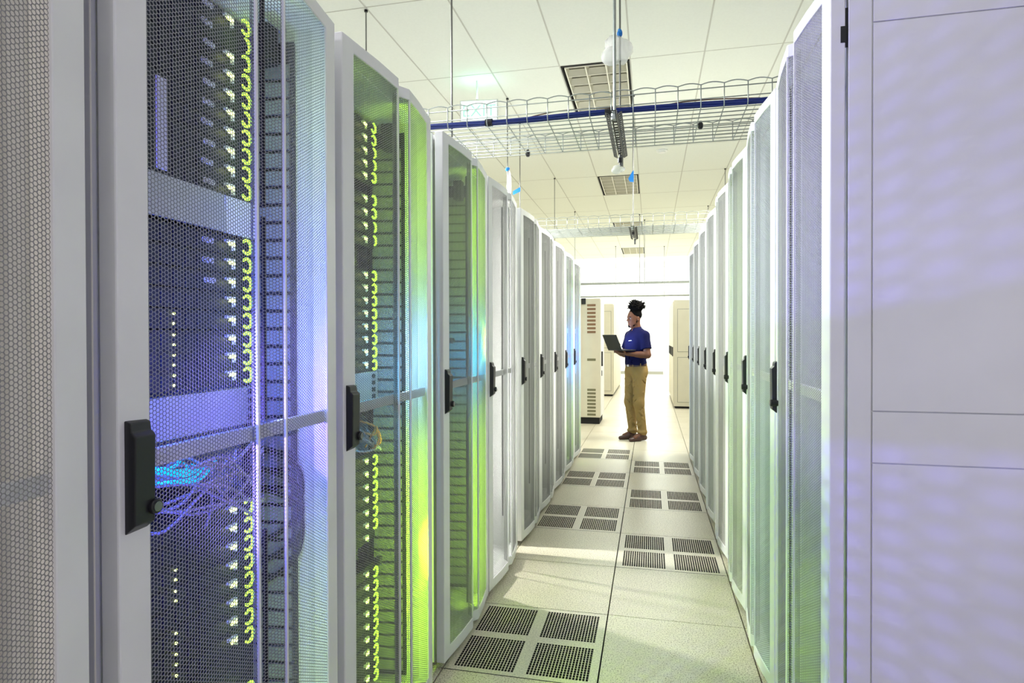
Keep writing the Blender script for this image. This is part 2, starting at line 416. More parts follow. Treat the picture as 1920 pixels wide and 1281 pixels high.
left_lab = ['white rack at the left edge of the photo, blurred grey mesh door and no lights',
            'white rack nearest the camera on the left, cyan cables and blue glow inside',
            'white rack with lime U-shaped lights and lime glow, right of the blue-lit rack',
            'rack glowing green and cyan without U-shaped lights, second beyond the blue-lit rack',
            'white rack with pale empty interior, just beyond the green glowing racks on the left',
            'left rack with grey-olive mesh door, next beyond the pale empty one',
            'left rack with grey mesh door, second beyond the pale empty one',
            'left rack with grey mesh door, just before the two far green-lit racks',
            'far left rack with blue and green glow, second from the end of its row',
            'last rack of the left row with blue glow, nearest the vented cream cabinet']
racks_left = []
for i, y in enumerate(lefts):
    o = proto if i == 0 else copy_tree(proto)
    o.location = (LX, y, 0); tag(o, left_lab[i], 'server rack', 'perforated-door server racks of the left row')
    racks_left.append(o)
right_lab = ['nearest rack on the right with violet-lit side panel facing the camera', 'second rack from the camera in the right row, green band across its mesh',
             'third rack from the camera in the right row, olive green mesh door', 'fourth rack from the camera in the right row, beige mesh door',
             'fifth rack from the camera in the right row', 'sixth rack from the camera in the right row', 'seventh rack from the camera in the right row, greenish door',
             'last rack of the right row with a bluish door, beside the far cream cabinet']
racks_right = []
for i in range(8):
    yn = 1.63 + i * 0.68
    o = copy_tree(proto); o.rotation_euler = (0, 0, PI); o.location = (RX, yn + RW, 0); o.scale = (1, 1, 1.035)
    tag(o, right_lab[i], 'server rack', 'perforated-door server racks of the right row'); racks_right.append(o)
# the outer side of the nearest right rack: post, framed inset panels and hinge
R1 = racks_right[0]
def r1part(mb, name, m, bevel=0.0): # built in world coordinates, parented without moving
    o = mb.build(name, m, None, bevel); o.parent = R1
    o.matrix_parent_inverse = (Matrix.Translation(R1.location) @ Matrix.Rotation(PI, 4, 'Z') @ Matrix.Diagonal((1, 1, 1.035, 1))).inverted()
    return o
yf = 1.63
r1part(MB().box(0.470, 0.521, yf - 0.004, yf + 0.0, 0.02, 2.19), 'corner_post', M['white'], 0.001)
for (z0, z1) in ((0.05, 1.0075), (1.0105, 1.1335), (1.1365, 2.074), (2.077, 2.19)):
    r1part(MB().box(0.5245, 1.44, yf - 0.004, yf + 0.0, z0, z1), 'side_cover', M['white'], 0.001)
r1part(MB().box(0.448, 0.464, yf + 0.002, yf + 0.02, 2.075, 2.18).box(0.453, 0.464, yf - 0.001, yf + 0.02, 2.035, 2.075), 'hinge_block', M['black'])

# ------------------------------------------------------------------ rack contents
ordn = ['topmost', 'second', 'third', 'fourth', 'fifth', 'sixth', 'seventh', 'eighth', 'ninth', 'tenth', 'eleventh', 'twelfth', 'thirteenth', 'fourteenth', 'fifteenth', 'sixteenth', 'seventeenth', 'eighteenth', 'nineteenth', 'twentieth',
        'twenty-first', 'twenty-second', 'twenty-third', 'twenty-fourth', 'twenty-fifth', 'twenty-sixth', 'twenty-seventh', 'twenty-eighth', 'twenty-ninth', 'thirtieth', 'thirty-first', 'thirty-second', 'thirty-third', 'thirty-fourth', 'thirty-fifth', 'thirty-sixth', 'thirty-seventh', 'thirty-eighth', 'thirty-ninth', 'fortieth', 'forty-first']
def ring_mb(a0=-140, a1=140, R=0.0162, r=0.0046):
    mb = MB(); pts = []
    for k in range(17):
        a = math.radians(a0 + (a1 - a0) * k / 16); pts.append((0.0, R * math.cos(a), R * math.sin(a)))
    mb.tube(pts, [r * (0.55 + 0.45 * math.sin(PI * (k + 2) / 20)) for k in range(17)], 8); return mb
class Cfg: pass
_lib = {}
def lib(key, fn, mats, **kw):
    if key not in _lib:
        o = fn().build(key.split('|')[0], mats, None, **kw); _lib[key] = o.data; bpy.data.objects.remove(o)
    return _lib[key]
def server(rack, z, label, group, ring=True, bar=True, tab=False, dots=False, variant=0):
    """1U server, local x=0 at its face"""
    t = thing('rack_server', label, 'server', (LX - 0.193, rack.location.y, z), 0, group)
    new_obj('chassis', lib('chassis', lambda: MB().box(-0.55, -0.004, 0.10, 0.575, -0.0205, 0.0205), M['server']), t)
    def bez_():
        mb = MB().box(-0.004, 0.0, 0.092, 0.583, -0.021, 0.021)
        for k in range(9): mb.box(0.0, 0.0025, 0.12 + k * 0.034, 0.146 + k * 0.034, -0.015, 0.0145)
        return mb
    new_obj('front_bezel', lib('front_bezel', bez_, M['server']), t)
    if ring:
        o = new_obj('ring_light', lib('ring_light|%d' % variant, lambda: ring_mb(*((-140, 140), (-75, 95), (-150, 100), (-100, 140))[variant]), M['lime'], smooth=True), t)
        o.location = (0.026, 0.531, 0)
    if bar:
        o = new_obj('status_light', lib('status_light', lambda: MB().box(0.0, 0.004, 0.0, 0.020, -0.0035, 0.0035), M['led']), t)
        o.location = (0.012, 0.482, 0.002)
        o = new_obj('light_bracket', lib('light_bracket', lambda: MB().prism([(0.0, 0.006), (0.03, 0.004), (0.03, 0.012), (0.004, 0.012)], 'x', 0, 0.008).box(0.0, 0.008, 0.028, 0.031, -0.012, 0.012), M['tab']), t)
        o.location = (0.006, 0.474, 0.0)
    if tab:
        def tb():
            mb = MB()
            mb.tube([(0.0, 0.0, 0.0), (0.0, 0.036, 0.0)], 0.0012, 6)
            for k in range(3): mb.tube([(0, 0.006 + 0.012 * k + 0.005 * math.cos(a), 0.0055 * math.sin(a)) for a in [2 * PI * q / 10 for q in range(10)]], 0.0016, 6, closed=True)
            return mb
        o = new_obj('pull_tab', lib('pull_tab', tb, M['tab'], smooth=True), t); o.location = (0.014, 0.400 + random.uniform(-0.006, 0.008), 0.0)
    if dots:
        o = new_obj('activity_light', lib('activity_light', lambda: MB().cyl((0, 0), 0.0028, 'x', 0, 0.003, 10), M['led']), t); o.location = (0.003, 0.322, 0.011)
        o = new_obj('activity_light', _lib['activity_light'], t); o.location = (0.003, 0.322, -0.010)
    return t
def column(rack, zs, desc, group, opts):
    for k, z in enumerate(zs):
        server(rack, z, 'black one-unit server, %s down in the %s' % (ordn[k] if k else 'topmost', desc), group, **opts(k, z))
L1, L2, L3 = racks_left[1], racks_left[2], racks_left[3]
zs1 = [2.070, 2.027, 1.983, 1.938, 1.893, 1.848, 1.803, 1.758, 1.714, 1.671] + [1.538, 1.493, 1.448, 1.403, 1.358, 1.313, 1.270, 1.227] + [0.905, 0.860, 0.815, 0.770, 0.725, 0.680, 0.635, 0.590, 0.545, 0.500, 0.455, 0.41]
var1 = {1: 1, 2: 3, 8: 0}
def o1(k, z):
    return dict(ring=k not in (26, 27), bar=k not in (1, 26, 27), tab=(k < 13), dots=(14 <= k <= 17) or (20 <= k <= 27 and k not in (22,)), variant={1: 1, 2: 3, 5: 2, 9: 2}.get(k, 0))
column(L1, zs1, 'blue-lit rack with cyan cables', 'servers in the blue-lit rack', o1)
zs2 = [2.060, 2.016, 1.971, 1.927, 1.883, 1.803, 1.756, 1.708, 1.660, 1.535, 1.490, 1.446, 1.400, 1.354, 1.309, 1.264, 1.219] + [0.880, 0.834, 0.788, 0.743, 0.697, 0.652, 0.608, 0.48, 0.432, 0.386, 0.340, 0.294, 0.248, 0.202, 0.156, 0.110]
def o2(k, z): return dict(ring=k not in (23,), bar=True, tab=False, dots=k in (2, 7, 12, 20), variant={0: 2, 2: 1, 3: 1, 5: 3, 7: 1, 8: 1}.get(k, 0))
column(L2, zs2, 'rack with lime glow beside the blue-lit one', 'servers in the lime-lit rack', o2)
zs3 = [2.03 - 0.0465 * k for k in range(41)]
column(L3, zs3, 'third rack, glowing green without U-shaped lights', 'servers in the green-lit rack', lambda k, z: dict(ring=False, bar=False, dots=k in (6, 13, 21, 30)))
# duct managers belong to their racks
for r in (L1, L2, L3):
    if dm is None:
        d = manager().build('cable_manager', [M['blackm'], M['finger']], r); dm = d.data
    else: d = new_obj('cable_manager', dm, r)
# black boxes seen high behind the doors
for r in (L1, L2, L3):
    MB().box(-0.125, -0.085, 0.50, 0.545, 1.972, 2.062).build('power_box', M['blackm'], r, bevel=0.003)
    MB().cyl((-0.10, 1.62), 0.011, 'y', 0.60, 0.628).build('knob', M['black'], r)
# silver blanking shelf, drawer fronts and vertical label plate of the blue-lit rack
def panel_thing(name, label, cat, rack, b, m, group=None):
    t = tag(MB().box(LX - b[1], LX - b[0], rack.location.y + b[2], rack.location.y + b[3], b[4], b[5]).build(name, m, None, bevel=0.002), label, cat, group); return t
sh = thing('rack_shelf', 'pale sloping metal shelf between the server groups in the blue-lit rack', 'shelf', (LX, L1.location.y, 0))
MB().prism([(-0.185, 1.578), (-0.185, 1.583), (-0.62, 1.645), (-0.62, 1.64)], 'y', 0.10, 0.575).build('tray', M['silver'], sh)
MB().prism([(-0.172, 1.562), (-0.165, 1.562), (-0.172, 1.650), (-0.176, 1.650)], 'y', 0.10, 0.46).build('front_lip', M['silver'], sh)
MB().box(-0.175, -0.168, 0.46, 0.575, 1.562, 1.648).build('bracket', M['tab'], sh)
pp = thing('port_module', 'pale lavender-lit patch panel above the cables in the blue-lit rack', 'patch panel', (LX, L1.location.y, 0))
mb = MB().box(-0.20, -0.176, 0.095, 0.58, 1.106, 1.196); mb.build('faceplate', M['silver'], pp, bevel=0.002)
for k in range(4):
    MB().box(-0.177, -0.172, 0.545, 0.562, 1.115 + k * 0.021, 1.128 + k * 0.021).build('port', M['blackm'], pp)
vp = tag(MB().box(LX - 0.15, LX - 0.145, L1.location.y + 0.235, L1.location.y + 0.262, 1.650, 1.832).build('label_plate', M['cwhite'], None, bevel=0.002), 'white upright plate at the left inside the blue-lit rack, beside the pull tabs', 'plate')
vp = None
p2 = thing('port_module', 'grey patch panel with black ports in the lime-lit rack, above its cables', 'patch panel', (LX, L2.location.y, 0))
MB().box(-0.20, -0.176, 0.095, 0.575, 1.095, 1.195).build('faceplate', M['silver'], p2, bevel=0.002)
for k in range(4): MB().box(-0.177, -0.171, 0.53, 0.548, 1.10 + k * 0.024, 1.114 + k * 0.024).build('port', M['blackm'], p2)
# loose patch cables, each its own thing
def cable(rack, pts, r, m, label, group, name='patch_cable'):
    P = [(LX + p[0], rack.location.y + p[1], p[2]) for p in pts]
    return tag(MB().tube(bez(P, 8), r, 8).build(name, m, None, smooth=True), label, 'cable', group)
R = random.Random(3)
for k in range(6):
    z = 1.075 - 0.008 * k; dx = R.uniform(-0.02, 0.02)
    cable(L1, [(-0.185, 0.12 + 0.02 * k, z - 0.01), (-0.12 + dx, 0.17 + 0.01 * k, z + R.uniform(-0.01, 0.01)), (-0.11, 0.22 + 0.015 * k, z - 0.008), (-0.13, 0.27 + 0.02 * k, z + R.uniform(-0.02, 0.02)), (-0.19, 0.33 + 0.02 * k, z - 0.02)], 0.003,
          M['cyan'], 'cyan-glowing patch cable in the tangle behind the crossbar of the blue-lit rack', 'cyan patch cables')
for k in range(14):
    y0 = R.uniform(0.12, 0.3); y1 = R.uniform(0.38, 0.57); z0 = R.uniform(0.96, 1.08); z1 = R.uniform(0.92, 1.06)
    cable(L1, [(-0.19, y0, z0), (-0.12 - R.uniform(0, 0.04), y0 + 0.05, z0 + R.uniform(-0.03, 0.02)), (-0.11, (y0 + y1) / 2, R.uniform(0.93, 1.06)), (-0.13, y1 - 0.03, z1 + R.uniform(-0.03, 0.03)), (-0.17, y1, z1 - 0.03)], 0.0032,
          M['cgrey'], 'grey patch cable hanging in loops below the patch panel of the blue-lit rack', 'grey patch cables in the blue-lit rack')
for k in range(3):
    z = 1.0 - 0.05 * k
    cable(L1, [(-0.16, 0.50, z + 0.06), (-0.11, 0.57, z + 0.03), (-0.075, 0.61, z - 0.03), (-0.085, 0.60, z - 0.14), (-0.16, 0.55, z - 0.2)], 0.007, M['blackm'],
          'thick black cable drooping at the far side of the blue-lit rack', 'thick black cables in the blue-lit rack', 'power_cable')
for k in range(9):
    y0 = R.uniform(0.25, 0.42); y1 = R.uniform(0.46, 0.57); z0 = R.uniform(0.95, 1.07); m = (M['cwhite'], M['cgrey'], M['corange'])[k % 3]
    nm = ('white', 'grey', 'orange')[k % 3]
    cable(L2, [(-0.19, y0, z0), (-0.12, y0 + 0.04, z0 - 0.03), (-0.11, (y0 + y1) / 2, R.uniform(0.92, 1.05)), (-0.17, y1, R.uniform(0.9, 1.02))], 0.0035, m,
          nm + ' patch cable in the tangle at mid height of the lime-lit rack', nm + ' patch cables in the lime-lit rack')
bd = thing('storage_unit', 'white storage unit with dark rounded grip, low behind the leftmost mesh door', 'storage unit', (LX, racks_left[0].location.y, 0))
MB().box(-0.5, -0.16, 0.10, 0.56, 0.62, 0.98).build('case', M['white'], bd, bevel=0.004)
MB().box(-0.16, -0.145, 0.50, 0.53, 0.70, 0.92).build('grip', M['black'], bd, bevel=0.006)
bd = thing('storage_unit', 'violet-fronted unit above the white storage unit behind the leftmost mesh door', 'storage unit', (LX, racks_left[0].location.y, 0))
MB().box(-0.5, -0.16, 0.10, 0.56, 0.985, 1.09).build('case', mat('violet_front', (0.12, 0.1, 0.25), 0.4), bd, bevel=0.004)
MB().box(-0.158, -0.15, 0.12, 0.55, 1.094, 1.105).build('trim_bar', M['black'], bd)
# blanking panels: pale in the plain racks
for r in racks_left[4:] + racks_right + [racks_left[0]]:
    dark = r in racks_left[5:]
    b = lib('blanking_panel|%d' % dark, lambda: MB().box(-0.205, -0.197, 0.09, 0.585, 0.08 , 2.06), M['finger'] if dark else M['inner'])
    o = new_obj('blanking_panel', b, r)

# added lights inside the racks: slim strips put in for the interior glow, shining across the front of the equipment
def strip(rack, z0, z1, power, col, x=-0.11, y=0.052, ang=0.0, w=0.012):
    """body (mesh) of the added strip, its fill light beside it"""
    sg = -1 if abs(ang) > 2 else 1
    mb = MB().box(x - w, x + w, min(y - sg * 0.010, y - sg * 0.002), max(y - sg * 0.010, y - sg * 0.002), z0, z1)
    mb.build('added_strip', M['blackm'], rack)
    a = area('strip_fill', (0, 0, 0), (0, 0, 0), 2 * w, z1 - z0, power, col)
    a.parent = rack; a.location = (x, y, (z0 + z1) / 2); a.rotation_euler = (PI / 2, 0, ang)
    return a
LIME = (0.5, 1.0, 0.02); GREEN = (0.35, 0.9, 0.1); BLUE = (0.03, 0.2, 1.0); CYAN = (0.0, 0.45, 1.0); VIOLET = (0.32, 0.25, 1.0)
rl = racks_left
FAR = dict(x=-0.028, y=0.405, w=0.004)
strip(rl[0], 0.3, 2.0, 0.7, (1.0, 0.88, 0.72), **FAR)  # fill strip added to lighten the leftmost interior
FAR = dict(x=-0.028, y=0.405, w=0.004)
strip(rl[1], 1.60, 2.05, 0.7, (0.6, 0.9, 0.55), **FAR); strip(rl[1], 1.14, 1.58, 1.2, (0.35, 0.45, 1.0), **FAR); strip(rl[1], 0.10, 0.90, 1.3, (0.55, 0.85, 0.4), **FAR)
strip(rl[1], 1.15, 1.35, 5.0, (0.02, 0.08, 1.0), ang=-0.15); strip(rl[1], 1.45, 1.95, 0.5, (0.2, 0.15, 1.0), ang=-0.2); strip(rl[1], 0.80, 1.0, 1.6, (0.05, 0.05, 1.0), ang=-0.1)
strip(rl[2], 1.40, 2.05, 1.5, LIME, **FAR); strip(rl[2], 1.14, 1.36, 1.8, (0.3, 0.6, 1.0), **FAR); strip(rl[2], 0.12, 0.98, 4.0, LIME, **FAR)
strip(rl[2], 1.95, 2.08, 0.25, LIME); strip(rl[2], 1.14, 1.26, 1.4, CYAN)
strip(rl[3], 1.35, 2.05, 1.8, LIME, **FAR); strip(rl[3], 1.14, 1.33, 1.5, CYAN, **FAR); strip(rl[3], 0.10, 0.98, 3.0, LIME, **FAR)
strip(rl[3], 1.95, 2.08, 0.25, LIME); strip(rl[3], 1.05, 1.2, 0.6, CYAN); strip(rl[3], 0.06, 0.25, 0.3, LIME)
for r in rl[8:]:
    strip(r, 1.4, 2.0, 1.2, LIME, **FAR); strip(r, 1.0, 1.35, 6.0, (0.02, 0.3, 1.0), **FAR); strip(r, 0.1, 0.9, 2.0, LIME, **FAR); strip(r, 1.0, 1.35, 6.0, (0.02, 0.3, 1.0), ang=-0.2)
strip(rl[4], 0.3, 2.05, 5.0, (1.0, 1.0, 0.92), **FAR); strip(rl[4], 0.3, 2.05, 3.0, (1.0, 1.0, 0.92))  # fill strips added to whiten the pale interior
for r in rl[5:8]: strip(r, 0.3, 2.0, 1.4, (0.95, 1.0, 0.72), **FAR)  # fill strips added to lighten the olive interiors
REV = dict(x=-0.028, y=0.600, w=0.004, ang=PI)  # strips added to brighten and tint the right rack interiors
rr = racks_right
strip(rr[0], 0.9, 2.0, 2.2, (0.55, 0.5, 1.0), **REV); strip(rr[0], 0.1, 0.7, 1.2, LIME, **REV)
strip(rr[1], 1.2, 2.0, 1.6, (0.7, 0.8, 1.0), **REV); strip(rr[1], 0.1, 1.1, 1.6, (0.5, 0.9, 0.6), **REV)
strip(rr[2], 0.1, 2.0, 3.0, (0.72, 0.95, 0.42), **REV)
strip(rr[3], 0.1, 2.0, 3.0, (1.0, 0.95, 0.7), **REV)
for r in rr[4:]: strip(r, 0.1, 2.0, 2.4, (0.85, 1.0, 0.72), **REV)
# the fourth left rack is open at the back
for c in list(rl[4].children):
    if c.name.split('.')[0] in ('rear_panel', 'blanking_panel'): bpy.data.objects.remove(c)

# ------------------------------------------------------------------ far cabinets
def slot_rows(mb, x0, x1, zs, h, y, mi):
    for z in zs: mb.box(x0, x1, y - 0.002, y + 0.01, z, z + h, mi)
vc = thing('vented_cabinet', 'cream cabinet with two stacks of dark vent slots, beside the person', 'cabinet', (-0.735, 9.12, 0))
MB().box(-0.62, 0.0, 0.0, 0.62, 0.10, 1.885).build('body', M['cream'], vc, bevel=0.004)
MB().box(-0.61, -0.015, 0.02, 0.6, 0.0, 0.10).build('plinth', M['blackm'], vc)
MB().box(-0.28, -0.215, -0.012, 0.02, 1.80, 1.89).build('corner_block', M['black'], vc)
VB = mat('vent_brown', (0.23, 0.13, 0.07), 0.7); VO = mat('vent_olive', (0.17, 0.16, 0.09), 0.7)
for z in [1.80 - 0.0575 * k for k in range(8)]: MB().box(-0.195, -0.068, -0.002, 0.004, z - 0.033, z).build('vent_slot', VB, vc)
MB().box(-0.195, -0.068, -0.002, 0.004, 0.95, 0.985).build('vent_slot', VO, vc)
for z in [0.53 - 0.053 * k for k in range(8)]: MB().box(-0.195, -0.068, -0.002, 0.004, z - 0.032, z).build('vent_slot', VO, vc)
mb = MB(); mb.box(0.0, 0.012, 0.02, 0.6, 0.12, 1.87); mb.build('door', M['white'], vc, bevel=0.002)
MB().box(0.012, 0.035, 0.04, 0.075, 0.87, 1.09).build('door_handle', M['black'], vc, bevel=0.003)
MB().box(0.012, 0.02, 0.10, 0.14, 0.72, 0.80).build('latch', M['black'], vc)
def plain_cab(x0, x1, y0, y1, h, label, group, face_x):
    t = thing('equipment_cabinet', label, 'cabinet', ((x0 + x1) / 2, y0, 0), 0, group); cx = (x0 + x1) / 2; d = y1 - y0
    MB().box(x0 - cx, x1 - cx, 0.0, d - 0.015, 0.04, h).build('body', M['cream'], t, bevel=0.004)
    MB().box(x0 - cx + 0.02, x1 - cx - 0.02, 0.02, d - 0.03, 0.0, 0.04).build('plinth', M['blackm'], t)
    s = 1 if face_x > 0 else -1; xe = (x1 - cx) if s > 0 else (x0 - cx)
    MB().box(min(xe, xe + s * 0.012), max(xe, xe + s * 0.012), 0.015, d - 0.03, 0.08, h - 0.03).build('door', M['cream'], t, bevel=0.003)
    for (a, b) in ((0.12, h * 0.5 - 0.06), (h * 0.5 + 0.05, h - 0.17)):
        MB().box(x0 - cx + 0.062, x1 - cx - 0.042, -0.002, 0.0, a - 0.008, b + 0.008).build('groove_shade', M['base'], t)  # dark backing that draws the groove shade round the cover
        MB().box(x0 - cx + 0.07, x1 - cx - 0.05, -0.005, 0.0, a, b).build('side_cover', M['cream'], t, bevel=0.001)
    MB().box(min(xe + s * 0.012, xe + s * 0.03), max(xe + s * 0.012, xe + s * 0.03), 0.05, 0.09, 0.95, 1.12).build('door_handle', M['black'], t)
    return t
cl = ['far left cream cabinet, nearest of the receding group behind the person', 'far left cream cabinet, second of the receding group', 'far left cream cabinet, third of the receding group', 'far left cream cabinet, fourth of the receding group', 'far left cream cabinet at the end of the receding group']
for k in range(5): plain_cab(-1.62, -0.80, 13.43 + 0.64 * k, 13.43 + 0.64 * (k + 1), 2.03, cl[k], 'cream cabinets far left', 1)
cr = ['far right cream cabinet with two framed side panels, nearest of its group', 'far right cream cabinet, second of its receding group', 'far right cream cabinet, third of its receding group', 'far right cream cabinet at the end of its receding group']
for k in range(4): plain_cab(0.41, 1.3, 11.4 + 0.66 * k, 11.4 + 0.66 * (k + 1), 1.975, cr[k], 'cream cabinets far right', -1)

# ------------------------------------------------------------------ wire cable trays
def arc_wire(w, h, r, arcs=True):
    mb = MB()
    mb.tube([(0, 0, h), (0, 0, 0.012), (0, 0.010, 0), (0, w - 0.010, 0), (0, w, 0.012), (0, w, h)], r, 6); return mb
def tray(y, z, x0, n, label, w=0.54, pitch=0.1035, r=0.0027, liner=False):
    h = 0.105
    t = thing('cable_tray', label, 'cable tray', (x0, y, z), 0, 'wire cable trays under the ceiling')
    L = pitch * (n - 1)
    c = arc_wire(w, h, r).build('cross_wire', M['steel'], t, smooth=True)
    for k in range(1, n): o = new_obj('cross_wire', c.data, t); o.location = (k * pitch, 0, 0)
    rail = MB().tube([(-0.03, 0, 0), (L + 0.03, 0, 0)], r, 6).build('rail_wire', M['steel'], t, smooth=True)
    pos = [(0, 0.088), (0, 0.040), (w, 0.088), (w, 0.040)] + [(0.02 + k * (w - 0.04) / 9, -0.003) for k in range(10)]
    rail.location = (0, 0.003, pos[0][1])
    for (a, b) in pos[1:]: o = new_obj('rail_wire', rail.data, t); o.location = (0, a + (0.003 if a == 0 else 0), b)
    top = []
    for k in range(n - 1):
        for q in range(6): top.append((k * pitch + pitch * q / 6, 0, h + 0.010 * math.sin(PI * q / 6)))
    top.append((L, 0, h))
    tr = MB().tube(top, r, 6).build('top_wire', M['steel'], t, smooth=True)
    o = new_obj('top_wire', tr.data, t); o.location = (0, w, 0)
    if liner: MB().box(0, L, 0.02, w - 0.02, 0.001, 0.003).build('liner', mat('tray_liner', (0.8, 0.82, 0.78), 0.5, alpha=0.45), t)
    return t
tray(2.96, 2.385, -0.599 - 0.1035 * 11, 32, 'nearest wire cable tray carrying the blue cable bundle, below the first ceiling light')
tray(5.98, 2.385, -0.599 - 0.1035 * 14, 40, 'second wire cable tray with a grey liner, crossing the aisle beyond the first', liner=True)
tray(12.1, 2.385, -0.599 - 0.1035 * 12, 34, 'third wire cable tray, thin in the glare above the person')
tray(16.1, 2.38, -0.599 - 0.1035 * 14, 36, 'farthest wire cable tray, lowest in the glare above the head of the person', liner=True)
def strut(x, y0, y1, z, label):
    t = thing('support_strut', label, 'strut', (x, y0, z), 0, 'slotted support struts')
    L = y1 - y0
    def perf(wd, n, hw, hl):
        mb = MB(); p = L / n
        xs = [-wd / 2, -hw / 2, hw / 2, wd / 2]; ys = [0] + [v for k in range(n) for v in (k * p + (p - hl) / 2, k * p + (p + hl) / 2)] + [L]
        for j, yy in enumerate(ys):
            for xx in xs: mb.v.append((xx, yy, 0))
        for j in range(len(ys) - 1):
            for i in range(3):
                if i == 1 and j % 2 == 1: continue
                a = j * 4 + i; mb.f.append((a, a + 1, a + 5, a + 4)); mb.m.append(0)
        return mb
    for dx, ang in ((-0.027, 0.5), (0.027, -0.5)):
        o = perf(0.024, 26, 0.011, 0.015).build('slotted_flange', M['slot'], t); o.location = (dx, 0, 0.0); o.rotation_euler = (0, ang, 0)
        s = o.modifiers.new('thick', 'SOLIDIFY'); s.thickness = 0.003
    o = perf(0.028, 18, 0.015, 0.024).build('slotted_web', M['slot'], t); o.location = (0, 0, 0.012)
    s = o.modifiers.new('thick', 'SOLIDIFY'); s.thickness = 0.003
    MB().box(0.012, 0.016, 0.0, L, -0.006, 0.012).build('edge_strip', M['rod'], t)
    MB().cyl((0.0, 0.03), 0.012, 'z', -0.022, 0.016, 6).build('nut', M['steel'], t)
    MB().cyl((0.004, L - 0.02), 0.011, 'z', -0.06, 0.0, 6).build('nut', M['rod'], t)
strut(-0.168, 2.85, 3.56, 2.355, 'slotted metal strut hanging under the nearest wire tray')
strut(-0.166, 5.88, 6.6, 2.355, 'slotted metal strut under the second wire tray')
def rod(x, y, z0, label, r=0.005, z1=ZC - 0.003, sleeve=None, nuts=()):
    t = thing('hanger_rod', label, 'rod', (x, y, z0), 0, 'threaded hanger rods')
    MB().cyl((0, 0), r, 'z', 0, z1 - z0, 10).build('rod', M['rod'] if not sleeve else M['steel'], t)
    MB().cyl((0, 0), r * 2.6, 'z', z1 - z0 - 0.012, z1 - z0, 12).build('ceiling_cap', M['blackm'], t)
    for k, zz in enumerate(nuts): MB().cyl((0, 0), r * 2.4, 'z', zz - z0, zz - z0 + 0.025, 6).build('nut', M['black'], t)
rod(-0.167, 2.925, 2.36, 'thick shiny rod in front of the nearest wire tray, above the slotted strut', 0.0075, sleeve=True)
rod(-0.171, 3.535, 2.30, 'dark thin rod passing through the plastic bag', 0.0055, nuts=(2.315,))
rod(-1.01, 3.02, 2.36, 'rod at the left end of the nearest wire tray')
rod(-2.013, 4.07, 2.36, 'rod at the far upper left behind the second near rack')
rod(-1.39, 5.89, 2.36, 'rod with blue tape and white wrapping, left of the second wire tray')
rod(-1.42, 6.62, 2.36, 'rod with blue tape flag, just right of the white-wrapped one')
rod(-0.168, 6.1, 2.30, 'rod with blue tape hanging down the middle, holding the second wire tray', 0.006, nuts=(2.32, 2.38))
rod(-1.404, 9.02, 2.36, 'thin rod over the left racks beside the second ceiling light')
rod(-1.405, 11.52, 2.36, 'thin rod over the left racks, right of the one by the second ceiling light')
rod(1.03, 9.06, 2.30, 'thin rod over the right racks, nearer of two')
rod(1.02, 11.57, 2.30, 'thin rod over the right racks, farther of two')
rod(-0.21, 12.08, 2.34, 'left one of the pair of thin rods above the person', 0.006)
rod(-0.12, 12.66, 2.34, 'right one of the pair of thin rods above the person', 0.006)
rod(-0.9, 16.2, 2.34, 'short faint rod at the left of the farthest wire tray', 0.006)
rod(0.35, 16.5, 2.34, 'short faint rod at the right of the farthest wire tray', 0.006)
# cables in the tray
for k in range(7):
    a = 2 * PI * k / 6; ra = 0.0 if k == 6 else 0.0095
    P = []
    for q in range(15):
        x = -1.6 + q * 0.21
        tw = a + 0.35 * q
        P.append((x, 3.008 + ra * math.cos(tw), 2.4155 + 0.004 * math.sin(q * 1.1) + ra * math.sin(tw)))
    tag(MB().tube(bez(P, 4), 0.0054, 8).build('network_cable', M['blue'], None, smooth=True), 'dark blue network cable in the bundle lying along the nearest wire tray', 'cable', 'blue network cables in the nearest tray')
P = [(-0.62, 3.03, 2.43), (-0.45, 3.02, 2.447), (-0.22, 3.02, 2.443), (0.0, 3.02, 2.428), (0.15, 3.02, 2.44), (0.32, 3.03, 2.443), (0.5, 3.03, 2.432)]
tag(MB().tube(bez(P, 6), 0.003, 8).build('network_cable', M['brown'], None, smooth=True), 'thin brown cable lying on top of the blue bundle in the nearest tray', 'cable')
for (x, nm) in ((-0.806, 'left'), (-0.20, 'middle')):
    tag(MB().tube([(x - 0.018, 3.0, 2.405), (x - 0.018, 3.0 , 2.406), (x + 0.018, 3.0, 2.41)], 0.001, 5).cyl((3.006, 2.413), 0.0195, 'x', x - 0.018, x + 0.018, 14).build('cable_strap', M['blackm'], None, bevel=0.003),
        'black strap round the blue cable bundle, %s one of two' % nm, 'strap')
for (x, y, z, lb) in ((-0.70, 3.485, 2.40, 'small black clamp at the far edge of the nearest tray, left side'), (0.245, 3.2, 2.392, 'small round black clamp under the nearest tray, right side')):
    tag(MB().cyl((y, z - 0.012), 0.013, 'x', x - 0.012, x + 0.012, 14).box(x - 0.008, x + 0.008, y - 0.008, y + 0.008, z - 0.03, z + 0.01).build('clamp', M['black'], None, bevel=0.002), lb, 'clamp')

